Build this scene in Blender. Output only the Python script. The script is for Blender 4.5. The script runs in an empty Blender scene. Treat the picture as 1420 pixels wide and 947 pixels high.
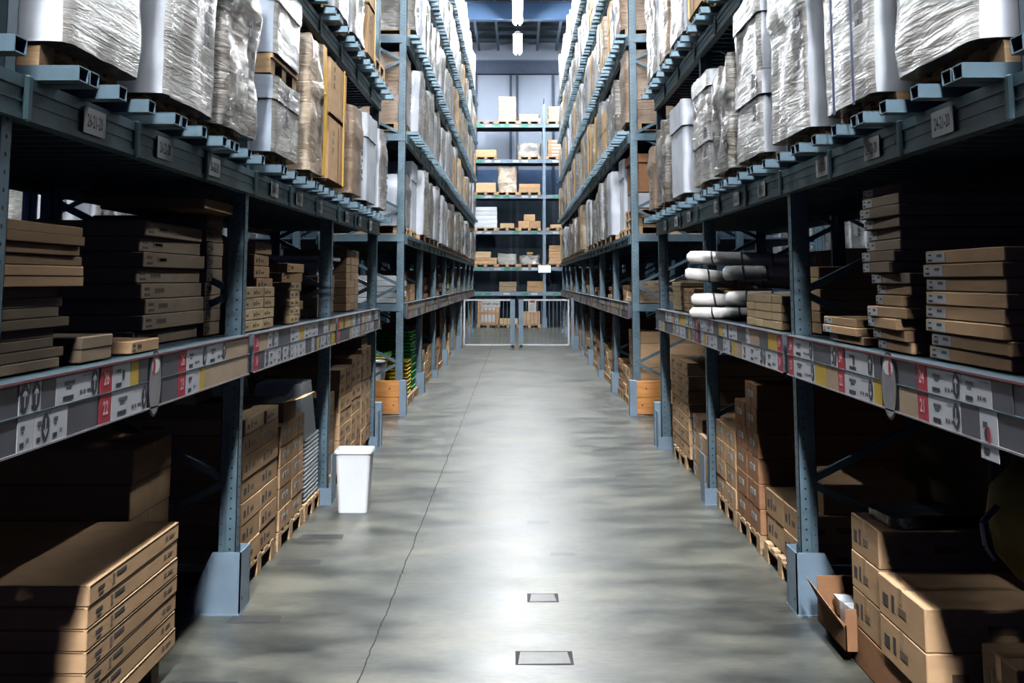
import bpy, bmesh, math, random
from math import radians as R
from mathutils import Vector, Matrix, noise
S = bpy.context.scene
COL = S.collection

# ------------------------------------------------------------------ camera, world, exposure
cam = bpy.data.cameras.new('camera')
cam.sensor_width = 36.0
cam.lens = 1549.0 / 1420.0 * 36.0
cam.shift_y = -0.1934
cam.clip_start, cam.clip_end = 0.05, 300
co = bpy.data.objects.new('camera', cam)
COL.objects.link(co)
co.location = (0, 0, 1.65)
co.rotation_euler = (R(97), 0, R(0.296))
S.camera = co
W = bpy.data.worlds.new('world')
S.world = W
W.use_nodes = True
W.node_tree.nodes['Background'].inputs[0].default_value = (0.02, 0.065, 0.60, 1)
W.node_tree.nodes['Background'].inputs[1].default_value = 0.11
S.view_settings.view_transform = 'Standard'
S.view_settings.look = 'None'
S.view_settings.gamma = 1.0
S.view_settings.use_curve_mapping = False
S.view_settings.exposure = 0.0
LAMP = 640.0          # brightness of the tubes over this aisle
LAMP_SIDE = 420.0      # tubes over the neighbouring aisles and the added far fill lamps
S.cycles.max_bounces = 6
S.cycles.diffuse_bounces = 0
S.cycles.glossy_bounces = 2
S.cycles.use_fast_gi = True
S.cycles.fast_gi_method = 'ADD'
S.cycles.ao_bounces = 1
S.cycles.ao_bounces_render = 1
W.light_settings.distance = 0.9
W.light_settings.ao_factor = 0.009
S.cycles.caustics_reflective = False
S.cycles.caustics_refractive = False
S.cycles.sample_clamp_indirect = 4.0

# ------------------------------------------------------------------ materials
def nt(name):
    m = bpy.data.materials.new(name)
    m.use_nodes = True
    n = m.node_tree
    return m, n, n.nodes['Principled BSDF']

def add(n, typ, **kw):
    x = n.nodes.new(typ)
    for k, v in kw.items():
        if k in x.inputs.keys() if hasattr(x.inputs, 'keys') else False:
            x.inputs[k].default_value = v
        else:
            setattr(x, k, v)
    return x

def coords(n, scale=(1, 1, 1), rot=(0, 0, 0), rand=True):
    tc = n.nodes.new('ShaderNodeTexCoord')
    mp = n.nodes.new('ShaderNodeMapping')
    mp.inputs['Scale'].default_value = scale
    mp.inputs['Rotation'].default_value = rot
    n.links.new(tc.outputs['Object'], mp.inputs['Vector'])
    if rand:
        oi = n.nodes.new('ShaderNodeObjectInfo')
        mu = n.nodes.new('ShaderNodeMath'); mu.operation = 'MULTIPLY'; mu.inputs[1].default_value = 37.0
        n.links.new(oi.outputs['Random'], mu.inputs[0])
        n.links.new(mu.outputs[0], mp.inputs['Location'])
    return mp

def mat(name, col, rough=0.6, metal=0.0, var=0.12, scale=6.0, bump=0.0, bscale=40.0, stretch=(1, 1, 1), obj_var=0.0, spec=0.5, emit=None):
    m, n, b = nt(name)
    L = n.links.new
    b.inputs['Roughness'].default_value = rough
    b.inputs['Metallic'].default_value = metal
    b.inputs['Specular IOR Level'].default_value = spec
    mp = coords(n, stretch)
    nz = add(n, 'ShaderNodeTexNoise'); nz.inputs['Scale'].default_value = scale; nz.inputs['Detail'].default_value = 4
    L(mp.outputs[0], nz.inputs['Vector'])
    rp = n.nodes.new('ShaderNodeMapRange')
    rp.inputs['From Min'].default_value = .3; rp.inputs['From Max'].default_value = .7
    rp.inputs['To Min'].default_value = 1 - var; rp.inputs['To Max'].default_value = 1 + var
    L(nz.outputs['Fac'], rp.inputs['Value'])
    val = rp.outputs[0]
    if obj_var:
        oi = n.nodes.new('ShaderNodeObjectInfo')
        r2 = n.nodes.new('ShaderNodeMapRange')
        r2.inputs['To Min'].default_value = 1 - obj_var; r2.inputs['To Max'].default_value = 1 + obj_var
        L(oi.outputs['Random'], r2.inputs['Value'])
        mu = n.nodes.new('ShaderNodeMath'); mu.operation = 'MULTIPLY'
        L(val, mu.inputs[0]); L(r2.outputs[0], mu.inputs[1]); val = mu.outputs[0]
    vm = n.nodes.new('ShaderNodeVectorMath'); vm.operation = 'SCALE'
    vm.inputs[0].default_value = col
    L(val, vm.inputs['Scale'])
    L(vm.outputs[0], b.inputs['Base Color'])
    if bump:
        n2 = add(n, 'ShaderNodeTexNoise'); n2.inputs['Scale'].default_value = bscale; n2.inputs['Detail'].default_value = 3
        L(mp.outputs[0], n2.inputs['Vector'])
        bp = n.nodes.new('ShaderNodeBump'); bp.inputs['Strength'].default_value = bump; bp.inputs['Distance'].default_value = 0.01
        L(n2.outputs['Fac'], bp.inputs['Height']); L(bp.outputs[0], b.inputs['Normal'])
    if emit:
        b.inputs['Emission Color'].default_value = (*emit[:3], 1)
        b.inputs['Emission Strength'].default_value = emit[3]
    return m

def wrap_mat(name, col, under, rough=0.22, amount=0.6, bump=0.9, stretch=(1, .7, 9), rot=(0.5, 0, 0)):
    """plastic stretch film over cartons: hazy colour patches, streaky folds"""
    m, n, b = nt(name)
    L = n.links.new
    mp = coords(n, (1, 1, 1))
    vo = n.nodes.new('ShaderNodeTexVoronoi'); vo.distance = 'MANHATTAN'; vo.inputs['Scale'].default_value = 3.2
    L(mp.outputs[0], vo.inputs['Vector'])
    nz = n.nodes.new('ShaderNodeTexNoise'); nz.inputs['Scale'].default_value = 4.5; nz.inputs['Detail'].default_value = 6; nz.inputs['Distortion'].default_value = 1.2
    mp2 = coords(n, stretch, rot)
    L(mp2.outputs[0], nz.inputs['Vector'])
    sp = n.nodes.new('ShaderNodeSeparateColor'); L(vo.outputs['Color'], sp.inputs[0])
    mx0 = n.nodes.new('ShaderNodeMath'); mx0.operation = 'MULTIPLY_ADD'
    L(sp.outputs[0], mx0.inputs[0]); mx0.inputs[1].default_value = 0.45
    L(nz.outputs['Fac'], mx0.inputs[2])
    rp = n.nodes.new('ShaderNodeMapRange'); rp.inputs['From Min'].default_value = .45; rp.inputs['From Max'].default_value = .85
    rp.inputs['To Max'].default_value = amount
    L(mx0.outputs[0], rp.inputs['Value'])
    mx = n.nodes.new('ShaderNodeMix'); mx.data_type = 'RGBA'
    mx.inputs['A'].default_value = (*col, 1); mx.inputs['B'].default_value = (*under, 1)
    L(rp.outputs[0], mx.inputs['Factor'])
    L(mx.outputs['Result'], b.inputs['Base Color'])
    b.inputs['Roughness'].default_value = rough
    b.inputs['Coat Weight'].default_value = 0.35
    b.inputs['Coat Roughness'].default_value = 0.12
    n2 = n.nodes.new('ShaderNodeTexNoise'); n2.inputs['Scale'].default_value = 2.6; n2.inputs['Detail'].default_value = 7; n2.inputs['Roughness'].default_value = .62; n2.inputs['Distortion'].default_value = .8
    L(mp2.outputs[0], n2.inputs['Vector'])
    bp = n.nodes.new('ShaderNodeBump'); bp.inputs['Strength'].default_value = bump; bp.inputs['Distance'].default_value = 0.03
    L(n2.outputs['Fac'], bp.inputs['Height']); L(bp.outputs[0], b.inputs['Normal'])
    return m

M = {}
M['steel'] = mat('blue_grey_rack_steel', (.092, .145, .18), .42, .25, .18, 9, .05, 60)
M['steel_light'] = mat('light_blue_guard_steel', (.17, .235, .30), .45, .15, .12, 5, .05, 60)
M['steel_green'] = mat('dull_green_grey_beam_steel', (.038, .072, .085), .45, .3, .25, 7, .08, 50)
M['bar'] = mat('galvanised_crossbar', (.115, .18, .225), .38, .5, .12, 8)
M['deckm'] = mat('dark_deck_steel', (.05, .075, .10), .6, .3, .15, 8)
M['hole'] = mat('dark_hole', (.006, .008, .012), .9, 0, 0)
M['white_metal'] = mat('white_painted_metal', (.55, .58, .60), .4, .1, .08, 6)
M['carton'] = mat('brown_cardboard', (.50, .315, .175), .72, 0, .10, 5, .10, 90, (1, 1, 3), .14, .1)
M['carton_pale'] = mat('pale_cardboard', (.56, .40, .235), .7, 0, .08, 5, .08, 90, (1, 1, 3), .08, .1)
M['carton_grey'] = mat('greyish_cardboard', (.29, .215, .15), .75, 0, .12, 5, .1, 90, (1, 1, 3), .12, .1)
M['carton_red'] = mat('reddish_cardboard', (.33, .165, .085), .7, 0, .1, 5, .1, 90, (1, 1, 3), .1, .1)
M['tape'] = mat('packing_tape', (.36, .22, .11), .35, 0, .05, 5)
M['ink'] = mat('printed_ink', (.035, .03, .03), .6, 0, .2, 20)
M['ink_soft'] = mat('faded_print', (.13, .085, .05), .7, 0, .2, 20)
M['paper'] = mat('white_paper_label', (.46, .46, .45), .55, 0, .05, 10)
M['card'] = mat('grey_white_card', (.36, .365, .385), .45, 0, .08, 6)
M['cardgrey'] = mat('dark_grey_card', (.05, .05, .062), .45, 0, .2, 6)
M['red'] = mat('red_card', (.27, .016, .03), .45, 0, .1, 6)
M['yellow'] = mat('yellow_card', (.34, .22, .025), .5, 0, .1, 6)
M['black'] = mat('black_print', (.01, .011, .02), .5, 0, 0)
M['wood'] = mat('pallet_wood', (.47, .30, .16), .75, 0, .28, 5, .25, 30, (1, 8, 8), .18)
M['wood_orange'] = mat('orange_pine_board', (.52, .215, .055), .5, 0, .22, 4, .1, 20, (1, 6, 10))
M['knot'] = mat('dark_wood_knot', (.09, .035, .015), .6, 0, .2)
M['plastic'] = mat('white_plastic', (.80, .82, .84), .32, 0, .03, 4)
M['green'] = mat('green_plastic', (.03, .32, .05), .4, 0, .05, 4)
M['yel'] = mat('yellow_plastic', (.66, .42, .02), .4, 0, .05, 4)
M['strap'] = mat('dark_blue_strap', (.012, .02, .07), .4, 0, .1)
M['ystrap'] = mat('yellow_strap', (.80, .42, .02), .35, 0, .1)
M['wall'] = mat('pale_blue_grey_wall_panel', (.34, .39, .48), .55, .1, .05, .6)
M['wall_shade'] = mat('dark_teal_wall_shade', (.022, .05, .075), .6, .1, .3, 1)
M['wall_shade_blue'] = mat('blue_wall_shade', (.10, .19, .38), .6, .1, .3, 1)
M['walltrim'] = mat('dark_wall_trim', (.06, .08, .13), .6, .1, .1)
M['roof'] = mat('grey_roof_sheet', (.07, .085, .10), .7, .1, .25, 1.5, 0, 10, (1, 3, 1))
M['girder'] = mat('blue_girder_paint', (.07, .14, .27), .5, .1, .1, 1)
M['purlin'] = mat('grey_purlin_steel', (.10, .14, .18), .5, .2, .1, 2)
M['tube'] = mat('lamp_tube', (1, 1, 1), .5, 0, 0, emit=(.93, .97, 1.0, LAMP))
M['tube_side'] = mat('side_and_fill_lamp_tube', (1, 1, 1), .5, 0, 0, emit=(.85, .93, 1.0, LAMP_SIDE))
M['tube_fill'] = mat('added_fill_lamp_tube', (1, 1, 1), .5, 0, 0, emit=(.95, .97, 1.0, LAMP * 8.0))
M['fixture'] = mat('white_lamp_housing', (.7, .7, .7), .5, 0, .03)
M['roll'] = mat('white_roll_wrapper', (.62, .59, .56), .4, 0, .08, 8, .35, 14)
M['bagb'] = mat('black_plastic_film', (.015, .017, .022), .18, 0, .3, 9, .7, 14)
M['bagy'] = mat('dull_yellow_bag_fabric', (.22, .165, .03), .6, 0, .25, 5, .4, 12)
M['film'] = mat('clear_crumpled_film', (.55, .57, .6), .15, 0, .2, 12, .9, 18)
M['rubber'] = mat('black_rubber', (.02, .02, .02), .6, 0, .1)
M['screen'] = mat('pale_blue_sign_face', (.6, .8, .95), .4, 0, 0, emit=(.45, .75, 1.0, 1.2))
M['mirror'] = mat('dull_round_tag', (.2, .195, .21), .3, .2, .2, 10)
M['w_white'] = wrap_mat('white_stretch_film', (.47, .465, .44), (.19, .175, .155), .25, .75, .55)
M['w_grey'] = wrap_mat('grey_stretch_film', (.38, .375, .355), (.14, .128, .11), .22, .85, .7, (1, .7, 8), (.7, 0, 0))
M['w_crumple'] = wrap_mat('crumpled_stretch_film', (.40, .385, .355), (.11, .09, .07), .2, .9, 1.0, (1, .9, 6), (.9, 0, 0))
M['w_beige'] = wrap_mat('beige_film_over_cardboard', (.56, .48, .39), (.33, .235, .15), .28, .8, .7, (1, 1, 4), (.4, 0, 0))
M['w_brown'] = wrap_mat('film_over_brown_cardboard', (.34, .25, .185), (.24, .155, .095), .28, .8, .6, (1, 1, 5), (.3, 0, 0))
M['smooth'] = mat('smooth_white_film', (.54, .565, .62), .22, 0, .10, 2.5, .35, 5, (1, 1, 2), .08)
M['silver'] = mat('silver_grey_film', (.36, .41, .49), .2, 0, .10, 3, .3, 6, (1, 1, 3))
M['cyan'] = mat('green_shelf_tag', (.03, .25, .14), .5, 0, 0)

def floor_material():
    m, n, b = nt('polished_concrete')
    L = n.links.new
    def noise_(scale, det, st, dist=0.0, rgh=.55):
        mp = coords(n, st, rand=False)
        z = n.nodes.new('ShaderNodeTexNoise'); z.inputs['Scale'].default_value = scale
        z.inputs['Detail'].default_value = det; z.inputs['Distortion'].default_value = dist; z.inputs['Roughness'].default_value = rgh
        L(mp.outputs[0], z.inputs['Vector']); return z.outputs['Fac']
    big = noise_(1.3, 7, (1, 1, 1), .4, .6)
    stk = noise_(2.4, 6, (.8, 1.6, 1), .1, .55)
    fine = noise_(24, 6, (.7, 1.6, 1))
    a = n.nodes.new('ShaderNodeMath'); a.operation = 'MULTIPLY_ADD'; L(big, a.inputs[0]); a.inputs[1].default_value = .9
    a2 = n.nodes.new('ShaderNodeMath'); a2.operation = 'MULTIPLY_ADD'; L(stk, a2.inputs[0]); a2.inputs[1].default_value = .8
    a3 = n.nodes.new('ShaderNodeMath'); a3.operation = 'MULTIPLY'; L(fine, a3.inputs[0]); a3.inputs[1].default_value = .3
    L(a3.outputs[0], a2.inputs[2]); L(a2.outputs[0], a.inputs[2])
    cr = n.nodes.new('ShaderNodeValToRGB')
    e = cr.color_ramp.elements
    e[0].position = .48; e[0].color = (.016, .019, .018, 1)
    e[1].position = .92; e[1].color = (.135, .128, .098, 1)
    x = cr.color_ramp.elements.new(.70); x.color = (.066, .067, .055, 1)
    mr = n.nodes.new('ShaderNodeMapRange'); mr.inputs['From Min'].default_value = .60; mr.inputs['From Max'].default_value = 1.40
    mr.inputs['To Min'].default_value = .3; mr.inputs['To Max'].default_value = 1.1
    L(a.outputs[0], mr.inputs['Value']); L(mr.outputs[0], cr.inputs[0])
    L(cr.outputs[0], b.inputs['Base Color'])
    rr = n.nodes.new('ShaderNodeMapRange'); rr.inputs['From Min'].default_value = .3; rr.inputs['From Max'].default_value = .7
    rr.inputs['To Min'].default_value = .30; rr.inputs['To Max'].default_value = .43
    L(stk, rr.inputs['Value']); L(rr.outputs[0], b.inputs['Roughness'])
    b.inputs['Specular IOR Level'].default_value = .42
    wv = noise_(1.3, 4, (.7, 1.5, 1))
    bp = n.nodes.new('ShaderNodeBump'); bp.inputs['Strength'].default_value = .22; bp.inputs['Distance'].default_value = .03
    L(wv, bp.inputs['Height']); L(bp.outputs[0], b.inputs['Normal'])
    return m
M['floor'] = floor_material()
M['patch'] = mat('dark_floor_patch', (.018, .018, .018), .45, 0, .3, 14)
M['patch_faint'] = mat('faint_floor_patch', (.028, .028, .024), .4, 0, .3, 14)
M['crack'] = mat('floor_joint_crack', (.022, .022, .02), .9, 0, .3, 14)

# ------------------------------------------------------------------ mesh helpers
class MB:
    def __init__(s): s.v = []; s.f = []; s.m = []; s.mats = []
    def mi(s, k):
        if k not in s.mats: s.mats.append(k)
        return s.mats.index(k)
    def poly(s, pts, k):
        i = len(s.v); s.v += [tuple(p) for p in pts]; s.f.append(tuple(range(i, i + len(pts)))); s.m.append(s.mi(k))
    def hexa(s, p, k, inner=None):
        """p: 8 points, bottom 4 then top 4 (ccw seen from above)"""
        i = len(s.v); s.v += [tuple(q) for q in p]; j = s.mi(k)
        for a in ((3, 2, 1, 0), (4, 5, 6, 7), (0, 1, 5, 4), (1, 2, 6, 5), (2, 3, 7, 6), (3, 0, 4, 7)):
            s.f.append(tuple(i + q for q in a)); s.m.append(j)
        return s
    def box(s, x0, x1, y0, y1, z0, z1, k):
        if x0 > x1: x0, x1 = x1, x0
        if y0 > y1: y0, y1 = y1, y0
        return s.hexa([(x0, y0, z0), (x1, y0, z0), (x1, y1, z0), (x0, y1, z0), (x0, y0, z1), (x1, y0, z1), (x1, y1, z1), (x0, y1, z1)], k)
    def bevbox(s, x0, x1, y0, y1, z0, z1, k, b=.004):
        if x0 > x1: x0, x1 = x1, x0
        if y0 > y1: y0, y1 = y1, y0
        bm = bmesh.new(); bmesh.ops.create_cube(bm, size=1)
        for v in bm.verts:
            v.co = Vector(((x0 + x1) / 2 + v.co.x * (x1 - x0), (y0 + y1) / 2 + v.co.y * (y1 - y0), (z0 + z1) / 2 + v.co.z * (z1 - z0)))
        bmesh.ops.bevel(bm, geom=bm.edges[:], offset=b, segments=2 if b > .01 else 1, affect='EDGES')
        return s.bm(bm, k)
    def bm(s, bm, k):
        bm.verts.index_update(); i = len(s.v); j = s.mi(k)
        s.v += [tuple(v.co) for v in bm.verts]
        for f in bm.faces: s.f.append(tuple(i + v.index for v in f.verts)); s.m.append(j)
        bm.free(); return s
    def tube(s, a, b, r, k, n=10, r2=None):
        a, b = Vector(a), Vector(b); d = (b - a).normalized(); r2 = r if r2 is None else r2
        u = d.orthogonal().normalized(); w = d.cross(u); i = len(s.v); j = s.mi(k)
        for p, q in ((a, r), (b, r2)):
            for t in range(n):
                an = 2 * math.pi * t / n; s.v.append(tuple(p + (u * math.cos(an) + w * math.sin(an)) * q))
        for t in range(n):
            s.f.append((i + t, i + (t + 1) % n, i + n + (t + 1) % n, i + n + t)); s.m.append(j)
        s.f.append(tuple(i + n - 1 - t for t in range(n))); s.m.append(j)
        s.f.append(tuple(i + n + t for t in range(n))); s.m.append(j)
        return s
    def bar(s, a, b, w, h, k):
        """square bar between two points"""
        a, b = Vector(a), Vector(b); d = (b - a).normalized()
        u = d.cross(Vector((0, 1, 0))) if abs(d.y) < .9 else d.cross(Vector((1, 0, 0)))
        u.normalize(); q = d.cross(u).normalized()
        u *= w / 2; q *= h / 2
        return s.hexa([a - u - q, a + u - q, a + u + q, a - u + q, b - u - q, b + u - q, b + u + q, b - u + q], k)
    def disc(s, c, nrm, r, k, n=10, rz=None):
        c = Vector(c); nrm = Vector(nrm).normalized(); u = nrm.orthogonal().normalized()
        if abs(nrm.z) < .9: u = Vector((0, 0, 1)).cross(nrm).normalized()
        w = nrm.cross(u); rz = r if rz is None else rz
        s.poly([c + u * math.cos(2 * math.pi * t / n) * r + w * math.sin(2 * math.pi * t / n) * rz for t in range(n)], k)
    def mesh(s, name, smooth=False):
        me = bpy.data.meshes.new(name); me.from_pydata(s.v, [], s.f)
        for k in s.mats: me.materials.append(M[k])
        me.polygons.foreach_set('material_index', s.m)
        if smooth: me.polygons.foreach_set('use_smooth', [True] * len(s.f))
        me.update()
        if smooth: me.set_sharp_from_angle(angle=R(66))
        return me

def ob(name, me, parent=None, loc=(0, 0, 0), rz=0.0, smooth=False):
    if isinstance(me, MB): me = me.mesh(name, smooth)
    o = bpy.data.objects.new(name, me); COL.objects.link(o)
    o.location = loc; o.rotation_euler = (0, 0, rz)
    if parent: o.parent = parent
    return o

def tag(o, label, cat, group=None, kind=None):
    if kind: o['kind'] = kind
    if label: o['label'] = label
    if cat: o['category'] = cat
    if group: o['group'] = group
    return o

def empty(name, loc, label, cat, group=None, rz=0.0):
    o = bpy.data.objects.new(name, None); COL.objects.link(o)
    o.empty_display_size = .1
    o.location = loc; o.rotation_euler = (0, 0, rz)
    return tag(o, label, cat, group)

def struct(name, mb):
    o = ob(name, mb); o['kind'] = 'structure'; return o

ORD = ['first', 'second', 'third', 'fourth', 'fifth', 'sixth', 'seventh', 'eighth', 'ninth', 'tenth', 'eleventh', 'twelfth', 'thirteenth',
       'fourteenth', 'fifteenth', 'sixteenth', 'seventeenth', 'eighteenth', 'nineteenth', 'twentieth', 'twenty-first', 'twenty-second', 'twenty-third', 'twenty-fourth', 'twenty-fifth', 'twenty-sixth']
def side(sg): return 'left' if sg < 0 else 'right'

TXT = {}
def text_bits(s, size):
    """outline letters as (verts, faces) in the x-y plane, centred"""
    key = (s, size)
    if key in TXT: return TXT[key]
    cu = bpy.data.curves.new('letters', 'FONT'); cu.body = s; cu.size = size; cu.align_x = 'CENTER'; cu.align_y = 'CENTER'; cu.resolution_u = 2; cu.offset = size * .02
    o = bpy.data.objects.new('letters', cu); COL.objects.link(o)
    bpy.context.view_layer.update()
    me = o.evaluated_get(bpy.context.evaluated_depsgraph_get()).to_mesh()
    out = ([tuple(v.co) for v in me.vertices], [tuple(p.vertices) for p in me.polygons])
    o.evaluated_get(bpy.context.evaluated_depsgraph_get()).to_mesh_clear()
    bpy.data.objects.remove(o); bpy.data.curves.remove(cu)
    TXT[key] = out; return out
def put_text(mb, s, size, c, ux, uz, k, sx=1.0):
    """write s centred at c, along unit vector ux, upright along uz"""
    vs, fs = text_bits(s, size); i = len(mb.v); j = mb.mi(k)
    c, ux, uz = Vector(c), Vector(ux), Vector(uz)
    mb.v += [tuple(c + ux * (v[0] * sx) + uz * v[1]) for v in vs]
    for f in fs: mb.f.append(tuple(i + q for q in f)); mb.m.append(j)

# ------------------------------------------------------------------ the setting
P = 2.75
Y0 = 3.14                                   # first upright in view; the others follow every 2.75 m
def UY(k): return Y0 + P * k - (.05 if k == 0 else 0)
fl = MB()
fl.poly([(-12, -9, 0), (12, -9, 0), (12, 45, 0), (-12, 45, 0)], 'floor')
rnd = random.Random(5)
for x0, x1, y0, y1 in [(-1.42, -1.16, 5.66, 5.78), (-1.42, -1.16, 6.77, 6.9), (-1.42, -1.13, 7.42, 7.57), (.06, .20, 6.03, 6.17), (0, .23, 5.08, 5.24),
                       (.19, .35, 6.99, 7.08), (.06, .22, 7.88, 7.99), (-1.37, -1.06, 11.95, 12.15), (-1.33, -1.03, 11.05, 11.25), (-1.4, -1.15, 4.72, 4.86),
                       (-1.40, -1.12, 8.3, 8.45), (-1.36, -1.1, 10.1, 10.22), (-1.3, -1.0, 13.0, 13.16)]:
    fl.poly([(x0, y0, .0012), (x1, y0 + .01, .0012), (x1 - .01, y1, .0012), (x0 + .01, y1, .0012)], 'patch' if x1 < 0 else 'patch_faint')
for x0, x1, y0, y1 in [(0, .23, 5.08, 5.24), (.06, .20, 6.03, 6.17)]:
    fl.poly([(x0 - .012, y0 - .012, .0006), (x1 + .012, y0 - .012, .0006), (x1 + .012, y1 + .012, .0006), (x0 - .012, y1 + .012, .0006)], 'crack')
yy = -2.0; xx = -.66
while yy < 40:
    st = .05 if yy < 12 else .3
    x2 = -.66 + .012 * noise.noise(Vector((0, yy * 3, 1))) + .006 * noise.noise(Vector((0, yy * 17, 4)))
    w = .003 + .002 * abs(noise.noise(Vector((3, yy * 9, 0))))
    fl.poly([(xx - w, yy, .001), (xx + w, yy, .001), (x2 + w, yy + st, .001), (x2 - w, yy + st, .001)], 'crack'); xx = x2; yy += st
for j in range(-1, 8):                      # sawn joints running across the aisle
    y = 4.0 + 5.5 * j
    fl.poly([(-1.4, y, .001), (1.4, y, .001), (1.4, y + .006, .001), (-1.4, y + .006, .001)], 'patch')
struct('floor', fl)
wl = MB()
WY = 43.0
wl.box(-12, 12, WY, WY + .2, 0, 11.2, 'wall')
wl.box(-12, 12, WY - .02, WY - .001, 0, 4.7, 'wall_shade')  # shade behind the back rack, painted onto the wall as darker bands
wl.box(-12, 12, WY - .012, WY - .001, 4.7, 5.9, 'wall_shade_blue')
struct('wall_back', wl)
t = MB()
for x in (-8.2, -5.6, -3.1, -1.62, -.27, -.02, 1.38, 3.2, 5.7, 8.3): t.box(x - .05, x + .05, WY - .08, WY - .005, 0, 9.6, 'walltrim')
t.box(-12, 12, WY - .30, WY - .005, 9.62, 10.1, 'walltrim')
t.box(-12, 12, WY - .34, WY - .30, 10.1, 10.16, 'purlin')
struct('trim_1', t)
c = MB(); c.box(-12, 12, -9, 45, 10.95, 11.05, 'roof')
struct('ceiling', c)
t = MB()
for y in (-2, 4.2, 10.4, 16.5, 22.7, 28.8, 34.9, 40.0):
    if y == 40.0: continue
    t.box(-12, 12, y - .02, y + .02, 9.92, 10.45, 'girder'); t.box(-12, 12, y - .14, y + .14, 10.45, 10.48, 'girder'); t.box(-12, 12, y - .14, y + .14, 9.89, 9.92, 'girder')
struct('trim_2', t)
t = MB()
y = -8.0
while y < 42.5:
    t.box(-12, 12, y, y + .07, 10.70, 10.85, 'purlin'); y += 1.35
for x in (-4.6, -3.1, -1.5, -.75, .75, 1.5, 3.1, 4.6): t.box(x - .04, x + .04, -8, 42.6, 10.50, 10.66, 'purlin')
struct('trim_3', t)

# ------------------------------------------------------------------ lamps over the aisles, some added as fill
def lamp(x, y, tube, label, grp, rz=0.0, hl=1.58):
    e = empty('ceiling_lamp', (x, y, 9.65), label, 'lamp', grp, rz)
    h = MB(); h.hexa([(-.15, -hl, .03), (.15, -hl, .03), (.15, hl, .03), (-.15, hl, .03), (-.05, -hl, .13), (.05, -hl, .13), (.05, hl, .13), (-.05, hl, .13)], 'fixture')
    ob('housing', h, e)
    for dx in (-.07, .07):
        b = MB(); b.tube((dx, -hl + .04, -.01), (dx, hl - .04, -.01), .022, tube, 8); ob('lamp_tube', b, e)
    for dy in (-hl * .76, hl * .76):
        r = MB(); r.tube((0, dy, .12), (0, dy, .86), .006, 'purlin', 6); ob('hanging_rod', r, e)
for j, y in enumerate((-6.4, -7.6, -8.8)):  # added out of view to brighten faces turned to the camera
    lamp(0, y, 'tube_fill', 'added short fill lamp lying across the aisle line behind the viewpoint, %s of three' % ('nearest', 'middle', 'farthest')[j], None, math.pi / 2, .45)
for sx in (-1, 1):  # added pair, hidden by the racks, to brighten the back wall
    lamp(sx * 4.2, 38.3, 'tube_side', 'added fill lamp over the %s arm of the cross aisle before the back rack' % side(sx), None)
for k in range(10):
    y = 37.5 - 4.62 * k
    lamp(0, y, 'tube', 'tube lamp over the aisle, %s counting from the far wall' % ORD[k] if k else 'tube lamp over the aisle nearest the far wall', 'tube lamps hanging over the aisle')
for sg in (-1, 1):
    for k in range(4):
        lamp(sg * 5.2, 9 + 7.0 * k, 'tube_side', 'tube lamp above the neighbouring aisle behind the %s racks' % side(sg), 'tube lamps over the %s neighbouring aisle' % side(sg))

# ------------------------------------------------------------------ rack building
XU = 1.43                                   # aisle face of the uprights
LV = {1: 1.36, 2: 2.23, 3: 3.51, 4: 4.78, 5: 6.05, 6: 7.32}   # top of each shelf beam
_up = {}
def upright_mesh(h, sg, holes):
    key = (round(h, 2), sg, holes)
    if key in _up: return _up[key]
    b = MB(); w, d = .095, .07              # w runs away from the aisle, d along it
    b.box(0, sg * .004, -d / 2, d / 2, 0, h, 'steel')
    b.box(0, sg * .055, -d / 2, -d / 2 + .004, 0, h, 'steel'); b.box(0, sg * .055, d / 2 - .004, d / 2, 0, h, 'steel')
    b.box(sg * .055, sg * w, -d / 2 + .014, -d / 2 + .018, 0, h, 'steel'); b.box(sg * .055, sg * w, d / 2 - .018, d / 2 - .014, 0, h, 'steel')
    b.box(sg * .053, sg * .057, -d / 2, -d / 2 + .018, 0, h, 'steel'); b.box(sg * .053, sg * .057, d / 2 - .018, d / 2, 0, h, 'steel')
    b.box(sg * (w - .004), sg * w, -d / 2 + .014, d / 2 - .014, 0, h, 'steel')
    if holes:
        z = .05
        while z < min(h, holes):
            b.disc((sg * .030, -d / 2 - .0008, z), (0, -1, 0), .0055, 'hole', 8)
            b.disc((sg * .078, -d / 2 + .0132, z + .02), (0, -1, 0), .0035, 'hole', 6)
            b.disc((-sg * .0008, 0, z), (-sg, 0, 0), .007, 'hole', 8)
            z += .05
    _up[key] = b.mesh('upright'); return _up[key]

def frame(root, k, sg, h, holes, braces, y=None):
    """a rack frame: two uprights and the zigzag between them, for the front and the rear row"""
    y = UY(k) if y is None else y
    for row, xo in (('front', 0.0), ('rear', 1.32)):
        xa, xb = sg * (XU + xo), sg * (XU + xo + 1.08)
        ob('upright', upright_mesh(h, sg, holes if row == 'front' else 0), root, (xa, y, 0))
        ob('upright', upright_mesh(h, -sg, 0), root, (xb, y, 0))
        z = .63; pts = []
        xi, xj = xa + sg * .05, xb - sg * .05
        segs = [((xi, .20), (xj, .20))]
        zz = .63 - .48; flip = True
        while zz + .48 < h:
            a = (xj, zz) if flip else (xi, zz)
            b2 = (xi, zz + .48) if flip else (xj, zz + .48)
            segs.append((a, b2)); zz += .48; flip = not flip
        if braces and row == 'front':
            for a, b2 in segs:
                m = MB(); m.bar((a[0], y, a[1]), (b2[0], y, b2[1]), .035, .03, 'steel'); ob('brace', m, root)
        else:
            m = MB()
            for a, b2 in segs: m.bar((a[0], y, a[1]), (b2[0], y, b2[1]), .035, .03, 'steel')
            ob('bracing', m, root)

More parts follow.
